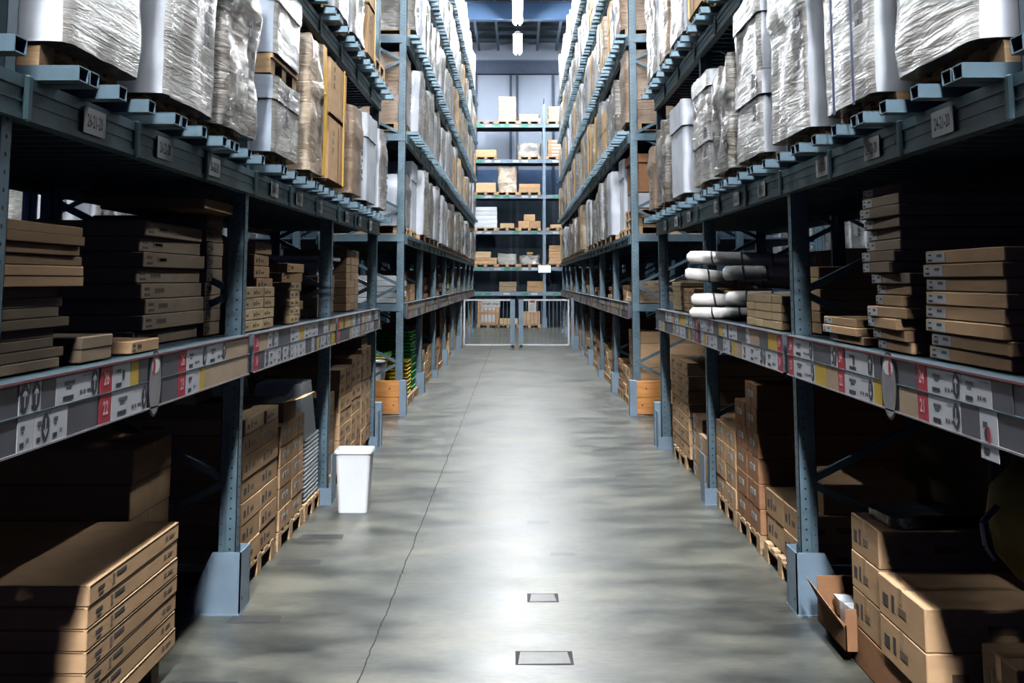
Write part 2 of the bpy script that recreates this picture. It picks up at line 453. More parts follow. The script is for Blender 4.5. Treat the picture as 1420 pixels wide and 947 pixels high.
_g = {}
def guard_mesh(sg, kind):
    key = (sg, kind)
    if key in _g: return _g[key]
    b = MB(); h = .30
    xa = -sg * .045
    if kind == 'wide':
        for y0, y1 in ((-.10, -.093), (.093, .10)):
            p = [(xa, h), (xa, 0), (sg * .24, 0), (sg * .24, .015), (sg * .10, h)]
            b.poly([(x, y0, z) for x, z in p], 'steel_light'); b.poly([(x, y1, z) for x, z in reversed(p)], 'steel_light')
            for (x1, z1), (x2, z2) in zip(p, p[1:] + p[:1]): b.poly([(x1, y0, z1), (x1, y1, z1), (x2, y1, z2), (x2, y0, z2)], 'steel_light')
    else:
        for y0, y1 in ((-.10, -.093), (.093, .10)): b.box(xa, sg * .12, y0, y1, 0, .12, 'steel_light')
    b.box(xa, xa + sg * .007, -.10, .10, 0, h + (.0 if kind == 'wide' else .06), 'steel_light')
    b.box(xa - sg * .002, sg * .24, -.12, .12, 0, .006, 'steel_light')
    for z in (.07,): b.disc((xa - sg * .001, -.06, z), (-sg, 0, 0), .009, 'hole', 8)
    _g[key] = b.mesh('foot_guard'); return _g[key]

_bar = {}
def bar_mesh(sg):
    """hollow channel laid across the beams; its end sticks out into the aisle"""
    if sg in _bar: return _bar[sg]
    b = MB(); x0, x1 = 0, sg * 1.16; w, h, tt = .036, .045, .004
    b.box(x0, x1, -w, w, h - tt, h, 'bar'); b.box(x0, x1, -w, w, 0, tt, 'bar')
    b.box(x0, x1, -w, -w + tt, 0, h, 'bar'); b.box(x0, x1, w - tt, w, 0, h, 'bar')
    b.box(x0 + sg * .05, x0 + sg * .054, -w + tt, w - tt, tt, h - tt, 'hole')
    _bar[sg] = b.mesh('crossbar'); return _bar[sg]

def beam(root, sg, y0, y1, ztop, x=None, h=.125, name='beam', clips=True):
    x = XU - .02 if x is None else x
    b = MB()
    b.box(sg * x, sg * (x + .045), y0, y1, ztop - h, ztop, 'steel_green')
    b.box(sg * (x - .006), sg * x, y0, y1, ztop - .035, ztop, 'steel_green')
    b.box(sg * (x - .006), sg * x, y0, y1, ztop - h, ztop - h + .02, 'steel_green')
    b.box(sg * (x - .003), sg * x, y0, y1, ztop - .075, ztop - .070, 'steel_green')
    if clips:
        for f in (0.02, .35, .68):
            yc = y0 + (y1 - y0) * f
            b.bevbox(sg * (x - .018), sg * x, yc - .018, yc + .018, ztop - h - .006, ztop + .004, 'steel_green', .006)
    return ob(name, b, root)

def deck(root, sg, y0, y1, z, x0, x1, k='deckm'):
    b = MB(); b.box(sg * x0, sg * x1, y0, y1, z - .03, z - .012, k)
    y = y0 + .06
    while y < y1 - .05:
        b.box(sg * x0, sg * x1, y, y + .035, z - .055, z - .03, k); y += .15
    return ob('shelf_deck', b, root)

def slot(n, sg, root, loc, txt, size=(.19, .085)):
    b = MB(); w, h = size
    x = -sg * .003
    b.box(0, x, -w / 2, w / 2, -h / 2, h / 2, 'slot')
    put_text(b, txt, .060, (x - sg * .0008, 0, -.002), (0, -sg, 0), (0, 0, 1), 'black', .62)
    o = ob('slot_number_plate', b, root, loc); o['label'] = 'white plate reading %s' % txt; return o

def card(mb, kind, y0, y1, z0, z1, sg, rnd, num=None):
    """one price card on the shelf edge, drawn on the plane x = 0 facing the aisle; y0 < y1"""
    e = -sg * .0015; f = -sg * .0025
    base = {'W': 'card', 'A': 'card', 'P': 'card', 'G': 'cardgrey', 'Y': 'yellow', 'R': 'red', 'T': 'carton_grey'}[kind]
    mb.box(0, e, y0 + .002, y1 - .002, z0 + .002, z1 - .002, base)
    w, h = y1 - y0, z1 - z0
    def r(a, b2, c2, d, k): # rectangle in card fractions; a,b2 along reading direction
        p, q = (y1 - a * w, y1 - b2 * w) if sg > 0 else (y0 + a * w, y0 + b2 * w)
        if p > q: p, q = q, p
        pts = [(f, p, z0 + c2 * h), (f, q, z0 + c2 * h), (f, q, z0 + d * h), (f, p, z0 + d * h)]
        if sg < 0: pass
        mb.poly(pts, k)
    if kind in 'WA':
        r(.18, .42, .60, .72, 'cardgrey'); r(.22, .36, .50, .56, 'cardgrey'); r(.16, .40, .12, .26, 'black')
        r(.55, .60, .22, .34, 'cardgrey'); r(.63, .68, .22, .34, 'cardgrey')
        if w > .2: r(.72, .82, .25, .33, 'cardgrey')
        if w > .15: r(.60, .92, .78, .82, 'mirror')
    if kind == 'P':
        r(.2, .45, .62, .74, 'cardgrey'); r(.2, .5, .12, .25, 'black'); mb.disc((f, (y0 + y1) / 2 + .1 * w, z0 + .5 * h), (-sg, 0, 0), .08 * h + .006, 'black', 10, .02)
    if kind in 'A':
        cy = y1 - .035 if sg < 0 else y0 + .035
        if w < .09: cy = (y0 + y1) / 2
        mb.disc((f - sg * .0006, cy, (z0 + z1) / 2), (-sg, 0, 0), .028, 'black', 16, .042)
        g = f - sg * .0014; cz = (z0 + z1) / 2; up = 1 if rnd.random() < .5 else -1
        if num is not None: up = num
        mb.poly([(g, cy - .003, cz - .025), (g, cy + .003, cz - .025), (g, cy + .003, cz + .025), (g, cy - .003, cz + .025)], 'card')
        for d in (-1, 1):
            mb.poly([(g, cy, cz + up * .03), (g, cy + d * .015, cz + up * .008), (g, cy + d * .010, cz + up * .004), (g, cy, cz + up * .022)], 'card')
    if kind == 'R' and num is not None:
        put_text(mb, str(num), .062, (f - sg * .0005, (y0 + y1) / 2, (z0 + z1) / 2), (0, -sg, 0), (0, 0, 1), 'red_text', .8)

M['red_edge'] = mat('dull_red_edge', (.10, .02, .03), .6, 0, .1)
M['slot'] = mat('grey_slot_plate', (.50, .49, .46), .6, 0, .1, 12)
M['red_text'] = mat('pale_red_numbers', (.62, .33, .36), .5, 0, 0)

def strip(root, sg, y0, y1, cells, near, seed, aisle, sec):
    """price-card strip on the first shelf; cells: (y0, y1, row 't'/'b'/'f', kind, num)"""
    x = XU - .045; z0, zm, z1 = 1.175, 1.275, 1.37
    b = MB(); b.box(sg * x, sg * (x + .03), y0, y1, z0, z1, 'cardgrey'); b.box(sg * (x - .006), sg * (x + .06), y0, y1, z1, z1 + .002, 'steel_green'); b.box(sg * (x - .009), sg * (x - .006), y0, y1, z1 - .004, z1 + .003, 'red_edge')
    b.box(sg * (x - .005), sg * x, y0, y1, zm - .002, zm + .002, 'steel_green'); b.box(sg * (x - .006), sg * x, y0, y1, z0 - .004, z0 + .002, 'mirror')
    st = ob('label_strip', b, root)
    rnd = random.Random(seed)
    if cells is None:
        cells = []; y = y0 + .01; cells.append((y, y + .1, 't', 'R', aisle)); cells.append((y, y + .1, 'b', 'R', sec)); y += .1
        for row in 'tb':
            yy = y
            while yy < y1 - .08:
                w = rnd.choice((.07, .1, .16, .22, .28)); w = min(w, y1 - yy - .005)
                k = rnd.choice('WWWAAPGGYT' if w > .09 else 'AAGGY'); cells.append((yy, yy + w, row, k, None)); yy += w
    if near:
        for a, b2, row, k, num in cells:
            m = MB()
            if k == 'O':
                m.disc((-sg * .006, (a + b2) / 2, (z0 + z1) / 2 - .01), (-sg, 0, 0), (b2 - a) / 2, 'mirror', 24, .115)
                m.disc((-sg * .004, (a + b2) / 2, (z0 + z1) / 2 - .01), (-sg, 0, 0), (b2 - a) / 2 + .012, 'black', 24, .125)
                m.disc((-sg * .0066, (a + b2) / 2 + .0, (z0 + z1) / 2 + .055), (-sg, 0, 0), (b2 - a) / 2 - .025, 'paper', 16, .028)
                m.disc((-sg * .0072, (a + b2) / 2 - .02, (z0 + z1) / 2 + .055), (-sg, 0, 0), .014, 'red', 12, .03)
                o = ob('round_tag', m, st, (sg * x, 0, 0)); continue
            za, zb = {'t': (zm, z1), 'b': (z0, zm), 'f': (z0, z1), 'd': (z0 - .05, zm)}[row]
            card(m, k, a, b2, za, zb, sg, rnd, num)
            if row == 'd': m.disc((-sg * .004, a + .06, (za + zb) / 2), (-sg, 0, 0), .012, 'red', 12, .026)
            ob('price_card', m, st, (sg * (x - .001), 0, 0))
    else:
        m = MB()
        for a, b2, row, k, num in cells:
            za, zb = {'t': (zm, z1), 'b': (z0, zm)}[row]; card(m, k, a, b2, za, zb, sg, rnd, num)
        ob('price_card_row', m, st, (sg * (x - .001), 0, 0))
    return st

def bars(root, sg, yc, z, lst, w=.36):
    for dy in (-w, -w + .085, 0.02, w): lst.append((sg * (XU - .15), yc + dy, z))

CELLS_L0 = [(3.15, 3.22, 't', 'A', 1), (3.15, 3.26, 'b', 'W', None), (3.22, 3.30, 't', 'A', 1), (3.26, 3.37, 'b', 'A', -1), (3.30, 3.40, 't', 'G', None), (3.37, 3.50, 'b', 'W', None),
            (3.40, 3.74, 't', 'A', 1), (3.50, 3.74, 'b', 'G', None), (3.76, 3.87, 't', 'R', 26), (3.76, 3.87, 'b', 'R', 22), (3.87, 4.05, 't', 'P', None), (4.05, 4.14, 't', 'Y', None), (4.14, 4.24, 't', 'G', None),
            (3.87, 4.24, 'b', 'A', -1), (4.25, 4.39, 'f', 'O', None), (4.41, 4.62, 't', 'G', None), (4.41, 4.62, 'b', 'G', None), (4.62, 4.73, 't', 'R', 26), (4.62, 4.73, 'b', 'R', 23),
            (4.73, 4.96, 't', 'W', None), (4.96, 5.04, 't', 'A', -1), (5.04, 5.36, 't', 'A', 1), (5.36, 5.80, 't', 'T', None), (4.73, 4.93, 'b', 'W', None), (4.93, 5.01, 'b', 'Y', None), (5.01, 5.80, 'b', 'T', None)]
CELLS_R0 = [(3.19, 3.33, 't', 'G', None), (3.30, 3.43, 'd', 'P', None), (3.33, 3.56, 't', 'W', None), (3.43, 3.57, 'b', 'G', None), (3.56, 3.85, 't', 'A', 1), (3.57, 3.85, 'b', 'A', -1), (3.85, 3.95, 't', 'R', 24), (3.85, 3.95, 'b', 'R', 21),
            (3.95, 4.14, 't', 'G', None), (3.95, 4.14, 'b', 'T', None), (4.16, 4.32, 'f', 'O', None), (4.33, 4.43, 'b', 'Y', None), (4.33, 4.42, 't', 'G', None), (4.42, 4.50, 't', 'A', 1), (4.50, 4.80, 't', 'P', None), (4.43, 4.82, 'b', 'A', -1),
            (4.82, 4.92, 't', 'R', 24), (4.82, 4.92, 'b', 'R', 22), (4.92, 5.02, 't', 'A', 1), (5.02, 5.32, 't', 'G', None), (4.92, 5.10, 'b', 'T', None), (5.10, 5.30, 'b', 'Y', None), (5.32, 5.70, 't', 'A', 1), (5.30, 5.70, 'b', 'A', -1), (5.70, 5.80, 't', 'R', 24), (5.70, 5.80, 'b', 'R', 23)]

NEAR_LOADS = {-1: [(3.20, 3.90), (4.12, 4.88), (4.93, 5.62), (6.01, 6.78), (7.02, 7.62), (7.77, 8.54), (8.92, 9.52), (9.72, 10.48), (10.72, 11.35)],
              1: [(3.17, 3.92), (4.10, 4.84), (5.05, 5.83), (6.05, 6.85), (6.93, 7.60), (7.70, 8.54), (8.90, 9.70), (9.95, 10.75), (10.85, 11.38)]}
aisle = {-1: 26, 1: 24}
for sg in (-1, 1):
    # ---- the near rack, in front of the cross passage
    root = empty('pallet_rack', (sg * XU, UY(-1), 0), 'blue-grey steel pallet rack nearest the camera along the %s of the aisle' % side(sg), 'rack')
    root.location = (0, 0, 0)
    for k in (-1, 0, 1, 2, 3): frame(root, k, sg, 6.2, 2.2 if k in (0, 1, 2, 3) else 0, k in (0, 1, 2, 3))
    for k in (0, 1, 2, 3):
        kind = 'wide' if k in (1,) else 'slim'
        ob('foot_guard', guard_mesh(sg, kind), root, (sg * XU, UY(k), 0))
    bl = []
    for k in (-1, 0, 1, 2):
        ya, yb = UY(k) + .035, UY(k + 1) - .035
        b = MB(); b.box(sg * (XU - .012), sg * (XU + .03), ya, yb, 1.19, 1.35, 'steel_green'); ob('beam', b, root)
        deck(root, sg, ya, yb, LV[1] + .012, XU, XU + 1.05)
        deck(root, sg, ya, yb, LV[1] + .012, XU + 1.32, XU + 2.4)
        for lv in (2, 3):
            beam(root, sg, UY(k), UY(k + 1), LV[lv]); beam(root, sg, ya, yb, LV[lv], XU + 1.08, clips=False); beam(root, sg, ya, yb, LV[lv] + (.32 if lv == 2 else 0), XU + 2.36, clips=False)
            deck(root, sg, ya, yb, LV[lv] - .03, XU, XU + 1.06); deck(root, sg, ya, yb, LV[lv] + (.29 if lv == 2 else -.03), XU + 1.07, XU + 2.4)  # rear deck stretched over the gap between rows to block side-aisle light
        if k >= 0:
            strip(root, sg, UY(k) + (.05 if k else -.1), UY(k + 1) - .05, {(0, -1): CELLS_L0, (0, 1): CELLS_R0}.get((k, sg)), True, 10 * k + sg, aisle[sg], 21 + 3 * k)
            for q in range(3):
                yc = (3.65, 4.39, 5.12)[q] + P * k
                slot(q, sg, root, (sg * (XU - .030), yc, LV[2] - .062), '%d-%d-20' % (aisle[sg], 21 + 3 * k + q))
    for a, b2 in NEAR_LOADS[sg] + [(2.2, 2.86)]: bars(root, sg, (a + b2) / 2, LV[2], bl, (b2 - a) / 2 - .04)
    ys = 5.9
    for j in range(6): bars(root, sg, 6.4 + .93 * j, LV[3], bl)
    for lx in bl: ob('crossbar', bar_mesh(sg), root, lx)
    # ---- the tall rack beyond the passage
    root = empty('pallet_rack', (0, 0, 0), 'tall steel pallet rack beyond the passage along the %s of the aisle' % side(sg), 'rack')
    KE = 12
    for k in range(4, KE + 1):
        frame(root, k, sg, 8.0, 6.5 if k == 4 else (1.3 if k == 5 else 0), k == 4)
        ob('foot_guard', guard_mesh(sg, 'wide' if k % 2 else 'slim'), root, (sg * XU, UY(k), 0))
    near_b, far_b = [], []
    for k in range(4, KE):
        ya, yb = UY(k) + .035, UY(k + 1) - .035
        b = MB(); b.box(sg * (XU - .012), sg * (XU + .03), ya, yb, 1.19, 1.35, 'steel_green'); ob('beam', b, root)
        deck(root, sg, ya, yb, LV[1] + .012, XU, XU + 1.05)
        deck(root, sg, ya, yb, LV[1] + .012, XU + 1.32, XU + 2.4)
        for lv in (2, 3, 4, 5, 6):
            beam(root, sg, UY(k), UY(k + 1), LV[lv], clips=k < 7)
            beam(root, sg, ya, yb, LV[lv], XU + 1.08, clips=False)
            deck(root, sg, ya, yb, LV[lv] - (.0 if lv == 2 else .03), XU - (.05 if lv == 2 else 0), XU + 1.06, 'steel' if lv == 2 else 'deckm')
            if lv < 5: deck(root, sg, ya, yb, LV[lv] - .03, XU + 1.07, XU + 2.4)  # rear deck also closes the row gap against side-aisle light
            if lv > 2:
                for q in range(3): bars(root, sg, UY(k) + .46 + .92 * q, LV[lv], near_b if (lv in (3, 4) and k < 7) or (lv == 5 and k < 6) else far_b, .33)
        strip(root, sg, ya + .02, yb - .02, None, False, 100 + 10 * k + sg, aisle[sg], 21 + 3 * k)
    for lv in (1, 2, 3, 4):                 # end beam seen from the passage
        b = MB(); b.box(sg * XU, sg * (XU + 1.08), UY(4) - .04, UY(4) - .036 + .03, LV[lv] - .09, LV[lv], 'steel'); ob('end_beam', b, root)
    for lx in near_b[:99]: ob('crossbar', bar_mesh(sg), root, lx)
    m = MB()
    bm_ = bar_mesh(sg)
    for lx in near_b[99:] + far_b:
        i = len(m.v); m.v += [tuple(Vector(v.co) + Vector(lx)) for v in bm_.vertices]
        for p in bm_.polygons:
            m.f.append(tuple(i + q for q in p.vertices)); m.m.append(m.mi(bm_.materials[p.material_index] is M['hole'] and 'hole' or 'bar'))
    o = ob('crossbar', m, root); o['kind'] = 'stuff'

# ------------------------------------------------------------------ pallets, loads, cartons
def pallet_mesh(L_=.8, D=1.1, wood='wood', seed=0):
    """euro pallet, long side pointing away from the aisle; base centre at the origin"""
    b = MB(); rnd = random.Random(seed)
    for i in (-1, 0, 1): b.box(-D / 2, D / 2, i * (L_ / 2 - .05) - .05, i * (L_ / 2 - .05) + .05, 0, .018, wood)
    for i in (-1, 0, 1):
        for j in (-1, 0, 1):
            x = j * (D / 2 - .07); y = i * (L_ / 2 - .05); b.box(x - .07, x + .07, y - .05, y + .05, .018, .080, wood)
    for j in (-1, 0, 1):
        x = j * (D / 2 - .07); b.box(x - .07, x + .07, -L_ / 2, L_ / 2, .080, .094, wood)
    for i in range(5):
        y = -L_ / 2 + .055 + i * (L_ - .11) / 4; b.box(-D / 2, D / 2, y - .05, y + .05, .094, .110, wood)
    return b.mesh('wooden_pallet')
PAL = [pallet_mesh(.8), pallet_mesh(.72), pallet_mesh(.64)]
def pallet(x, y, z, label, group, w=.8, rz=0.0):
    i = 0 if w > .76 else 1 if w > .68 else 2
    o = ob('wooden_pallet', PAL[i], None, (x, y, z), rz); return tag(o, label, 'pallet', group)

def wrap_body(dx, dy, dz, seed, amp=.012, cell=.07, k='w_grey', tiers=(), rnd_=.03, side_k=None):
    """a stack of cartons under stretch film: soft corners, dents, slightly wider lids"""
    nx, ny, nz = (max(3, int(d / cell)) for d in (dx, dy, dz))
    bm = bmesh.new(); idx = {}
    def vert(i, j, l):
        key = (i, j, l)
        if key in idx: return idx[key]
        x, y, z = (i / nx - .5) * dx, (j / ny - .5) * dy, l / nz * dz
        # pull the vertical corners in a little
        cx, cy = dx / 2 - abs(x), dy / 2 - abs(y)
        if cx < rnd_ and cy < rnd_:
            x -= math.copysign(rnd_ * .35, x); y -= math.copysign(rnd_ * .35, y)
        p = Vector((x * 3 + seed * 7.1, y * 3, z * 3))
        n1 = noise.noise(p * 1.3) + .5 * noise.noise(p * 3.7)
        a = amp * n1
        nrm = Vector((math.copysign(1, x) if cx < 1e-4 else 0, math.copysign(1, y) if cy < 1e-4 else 0, 1 if l == nz else 0))
        x += nrm.x * a; y += nrm.y * a; z += nrm.z * a * 1.5
        for (z0, z1, o_) in tiers:
            if z0 * dz <= z <= z1 * dz: x += math.copysign(o_, x) * (abs(nrm.x)); y += math.copysign(o_, y) * abs(nrm.y)
        v = bm.verts.new((x, y, z)); idx[key] = v; return v
    fs = []
    def quad(a, b2, c2, d): fs.append(bm.faces.new((a, b2, c2, d)))
    for j in range(ny):
        for l in range(nz):
            quad(vert(nx, j, l), vert(nx, j + 1, l), vert(nx, j + 1, l + 1), vert(nx, j, l + 1))
            quad(vert(0, j + 1, l), vert(0, j, l), vert(0, j, l + 1), vert(0, j + 1, l + 1))
    for i in range(nx):
        for l in range(nz):
            quad(vert(i, 0, l), vert(i + 1, 0, l), vert(i + 1, 0, l + 1), vert(i, 0, l + 1))
            quad(vert(i + 1, ny, l), vert(i, ny, l), vert(i, ny, l + 1), vert(i + 1, ny, l + 1))
        for j in range(ny):
            quad(vert(i, j, nz), vert(i + 1, j, nz), vert(i + 1, j + 1, nz), vert(i, j + 1, nz))
            quad(vert(i, j + 1, 0), vert(i + 1, j + 1, 0), vert(i + 1, j, 0), vert(i, j, 0))
    m = MB()
    bm.verts.index_update(); bm.normal_update()
    m.v = [tuple(v.co) for v in bm.verts]
    a_, b_ = m.mi(k), m.mi(side_k or k)
    for f in bm.faces:
        m.f.append(tuple(v.index for v in f.verts)); m.m.append(b_ if abs(f.normal.y) > .7 and side_k else a_)
    bm.free(); return m

def print_block(x, y, z, sg, cols=2, rows=5, s=.045):
    """dark handling symbols printed in a column on the aisle face"""
    b = MB(); e = -sg * .004
    for r in range(rows):
        for c2 in range(cols):
            if (r * 7 + c2 * 3) % 5 == 4: continue
            yy = y + c2 * s * 1.35; zz = z - r * s * 1.3
            b.box(x, x + e, yy, yy + s, zz, zz + s * (1.0 if (r + c2) % 3 else .55), 'cardgrey')
    return b

def load(kind, sg, x, y0, y1, z, h, label, group=None, near=True, seed=0, d=1.1):
    """goods standing on a pallet; the aisle face at x (positive number), side given by sg"""
    w = y1 - y0 - .03; yc = (y0 + y1) / 2; xc = sg * (x + d / 2)
    xf = -sg * d / 2
    nm = {'film': 'wrapped_load', 'lid': 'wrapped_load', 'crumple': 'wrapped_load', 'strapped': 'wrapped_load', 'silver': 'wrapped_load', 'tape': 'wrapped_load', 'bubble': 'wrapped_load', 'smooth': 'wrapped_load', 'brown': 'carton_load'}[kind]
    e = empty(nm, (xc, yc, z), label, 'wrapped load' if nm == 'wrapped_load' else 'carton load', group)
    c_ = .05 if near else .12
    if kind in ('film', 'crumple', 'strapped', 'bubble'):
        k = {'film': 'w_white', 'crumple': 'w_crumple', 'strapped': 'w_white', 'bubble': 'w_brown'}[kind]
        amp = {'film': .014, 'crumple': .03, 'strapped': .016, 'bubble': .012}[kind]
        ob('film_wrap', wrap_body(d, w, h, seed, amp, c_, k, ((.62, .80, .012),), .04, 'smooth' if kind in ('film', 'strapped') else None), e, smooth=True)
        if kind == 'strapped':
            for yy in (-w * .22, w * .16):
                b = MB(); b.box(xf - sg * .022, xf - sg * .016, yy - .007, yy + .007, -.02, h, 'strap'); ob('strap', b, e)
        ob('printed_symbols', print_block(xf - sg * .016, .12 * w if sg < 0 else -.42 * w, h * .55, sg, 2, 6, .04), e)
    elif kind == 'lid':
        hh = h / 2
        for i in range(2):
            ob('film_wrap', wrap_body(d - .02, w - .02, hh * .70, seed + i, .010, c_, 'w_grey' if i else 'w_white', (), .05, 'smooth'), e, (0, 0, i * hh), smooth=True)
            ob('lid', wrap_body(d, w, hh * .295, seed + i + 9, .005, c_, 'w_white', (), .05, 'smooth'), e, (0, 0, i * hh + hh * .70), smooth=True)
        ob('printed_symbols', print_block(xf - sg * .006, .1 * w if sg < 0 else -.4 * w, h * .45, sg, 2, 6, .036), e)
    elif kind == 'smooth':
        ob('film_wrap', wrap_body(d - .01, w - .01, h * .72, seed, .006, c_, 'smooth', (), .05), e, smooth=True)
        ob('lid', wrap_body(d + .012, w + .012, h * .275, seed + 3, .005, c_, 'smooth', (), .05), e, (0, 0, h * .72), smooth=True)
    elif kind == 'silver':
        hb = .43
        for i, zz in enumerate((0, hb + .12)):
            hh = hb if i == 0 else h - zz
            ob('film_wrap', wrap_body(d - .01, w - .01, hh * .68, seed + i, .008, c_, 'w_grey', (), .05, 'silver'), e, (0, 0, zz), smooth=True)
            ob('lid', wrap_body(d + .005, w + .005, hh * .31, seed + i + 5, .006, c_, 'w_grey', (), .05, 'silver'), e, (0, 0, zz + hh * .68), smooth=True)
        b = MB()
        for j in (-1, 0, 1):
            for i in (-1, 0, 1): b.box(j * (d / 2 - .1) - .07, j * (d / 2 - .1) + .07, i * (w / 2 - .07) - .06, i * (w / 2 - .07) + .06, hb + .005, hb + .09, 'wood')
        b.box(-d / 2 + .02, d / 2 - .02, -w / 2 + .01, w / 2 - .01, hb + .09, hb + .115, 'wood')
        ob('wooden_spacer', b, e)
        ob('printed_symbols', print_block(xf - sg * .006, -.1, .36, sg, 2, 6, .03), e)
    elif kind == 'tape':
        ob('film_wrap', wrap_body(d, w, h, seed, .02, c_, 'w_beige', ((.60, .66, .02),), .04), e, smooth=True)
        b = MB(); b.poly([(xf - sg * .028, w * .12, .0), (xf - sg * .028, w * .34, 0), (xf - sg * .03, w * .38, h * .5), (xf - sg * .03, w * .18, h * .5)], 'ystrap')
        b.poly([(xf - sg * .03, w * .18, h * .5), (xf - sg * .03, w * .38, h * .5), (xf - sg * .028, w * .30, h * .97), (xf - sg * .028, w * .02, h * .97)], 'ystrap'); ob('yellow_tape', b, e)
    elif kind == 'brown':
        hh = h * .53
        for i in range(2):
            b = MB(); b.bevbox(-d / 2 - i * .006, d / 2 + i * .006, -w / 2 - i * .004, w / 2 + i * .004, i * (hh + .004), hh if i == 0 else h, 'carton', .012)
            b.box(xf - sg * .009, xf - sg * .0065, -.025 + w * .1, .025 + w * .1, .02 + i * hh, (hh if i == 0 else h) - .02, 'tape')
            for q in range(3): b.box(xf - sg * .010, xf - sg * .0065, -.3 * w, -.3 * w + .03, (i + .45) * hh + q * .06, (i + .45) * hh + q * .06 + .035, 'ink_soft')
            ob('carton', b, e)
        b = MB(); b.box(xf - sg * .016, xf - sg * .011, w * .27, w * .27 + .03, 0, h, 'ystrap'); ob('yellow_strap', b, e)
    return e

def near_pallet(sg, x, y0, y1, z, label):
    w = y1 - y0
    o = pallet(sg * (x + .60), (y0 + y1) / 2, z, label, None, w - .03); o.scale = (1, 1, .66); return o

# level two and three of the near racks, one entry per load
NL = {-1: [('film', .98, 'crumpled grey wrapped load with dark printing, closest to the camera on the left'),
           ('film', .98, 'white wrapped load with loose film corner, second above the left shelf labels'),
           ('crumple', .98, 'tightly wrapped shiny grey load left of the two silver tiers'),
           ('silver', .98, 'two-tier silver-grey wrapped load with wooden spacer between the tiers'),
           ('tape', .90, 'crinkled beige wrapped load with a yellow strip down its face'),
           ('brown', .88, 'two plain brown cartons stacked high with a yellow strap'),
           ('bubble', .72, 'brown load in shiny bubbly film right of the strapped brown cartons'),
           ('smooth', .78, 'smooth white lidded load on the left, last but one before the passage'),
           ('film', .76, 'pale wrapped load at the passage end of the near left second level')],
      1: [('film', .98, 'large white wrapped load at the top right corner of the photo'),
          ('strapped', .98, 'white wrapped load with two thin dark blue straps'),
          ('film', .98, 'streaky white wrapped load left of the blue-strapped one'),
          ('lid', .93, 'tall white lidded two-tier load over the right upright with the rolls'),
          ('crumple', .70, 'heavily crinkled shiny wrapped load on the right, between two lidded ones'),
          ('lid', .78, 'white lidded load right of the narrow white one on the near right rack'),
          ('smooth', .76, 'smooth white load, third from the passage on the near right second level'),
          ('crumple', .74, 'crinkled grey load, second from the passage on the near right second level'),
          ('bubble', .62, 'small brown and clear wrapped load at the passage end on the right')]}
ZB2 = LV[2] + .047
for sg in (-1, 1):
    for i, ((a, b2), (kd, h, lab)) in enumerate(zip(NEAR_LOADS[sg], NL[sg])):
        near_pallet(sg, 1.36, a, b2, ZB2, 'wooden pallet on crossbars under the %s load from camera, second level, %s near rack' % (ORD[i], side(sg)))
        load(kd, sg, 1.33, a, b2, ZB2 + .0735, h, lab, None, True, i + 20 * (sg + 1))
    near_pallet(sg, 1.40, 2.2, 2.86, ZB2, 'wooden pallet at the very edge of the photo, second level, %s near rack' % side(sg))
    load('bubble', sg, 1.36, 2.2, 2.86, ZB2 + .0735, .95, 'brown wrapped load cut by the %s edge of the photo, second level' % side(sg), None, True, 90 + sg)
ZB3 = LV[3] + .047
L3 = {-1: [('film', 6.05, 6.8, .9, 'white wrapped load on third level of near left rack, closest to camera'), ('lid', 6.95, 7.75, .9, 'lidded white load on third level of near left rack, above the silver tiers'),
           ('film', 7.9, 8.6, .9, 'pale wrapped load on third level, near left rack, third from camera'), ('film', 8.75, 9.5, .95, 'bright white load beside the yellow-strapped carton high on the left'), ('brown', 9.62, 10.15, .82, 'brown carton load with yellow strap high on the left near rack')],
      1: [('film', 6.05, 6.8, .9, 'white wrapped load on third level of near right rack, closest to camera'), ('film', 6.95, 7.7, .9, 'white wrapped load on third level, near right rack, second from camera'), ('brown', 7.8, 8.5, .85, 'brown cartons with yellow strap on third level of near right rack'),
          ('film', 8.72, 9.5, 1.05, 'broad white wrapped load high on the right near rack'), ('bubble', 9.6, 10.3, 1.0, 'brown-streaked wrapped load high on the right near rack'), ('film', 10.45, 11.3, 1.0, 'crinkled white load at the passage end, third level, near right rack')]}
for sg in (-1, 1):
    for i, (kd, a, b2, h, lab) in enumerate(L3[sg]):
        near_pallet(sg, 1.33, a, b2, ZB3, 'wooden pallet under the %s load from camera, third level, %s near rack' % (ORD[i], side(sg)))
        load(kd, sg, 1.32, a, b2, ZB3 + .0735, h + .03, lab, None, True, 60 + i + 9 * sg)
for i, n_ in enumerate((0, 1)):
    pallet(-1.9, 10.78, ZB3 + .111 * i, ['lower', 'upper'][i] + ' of two empty pallets at the passage end, third level left', None)

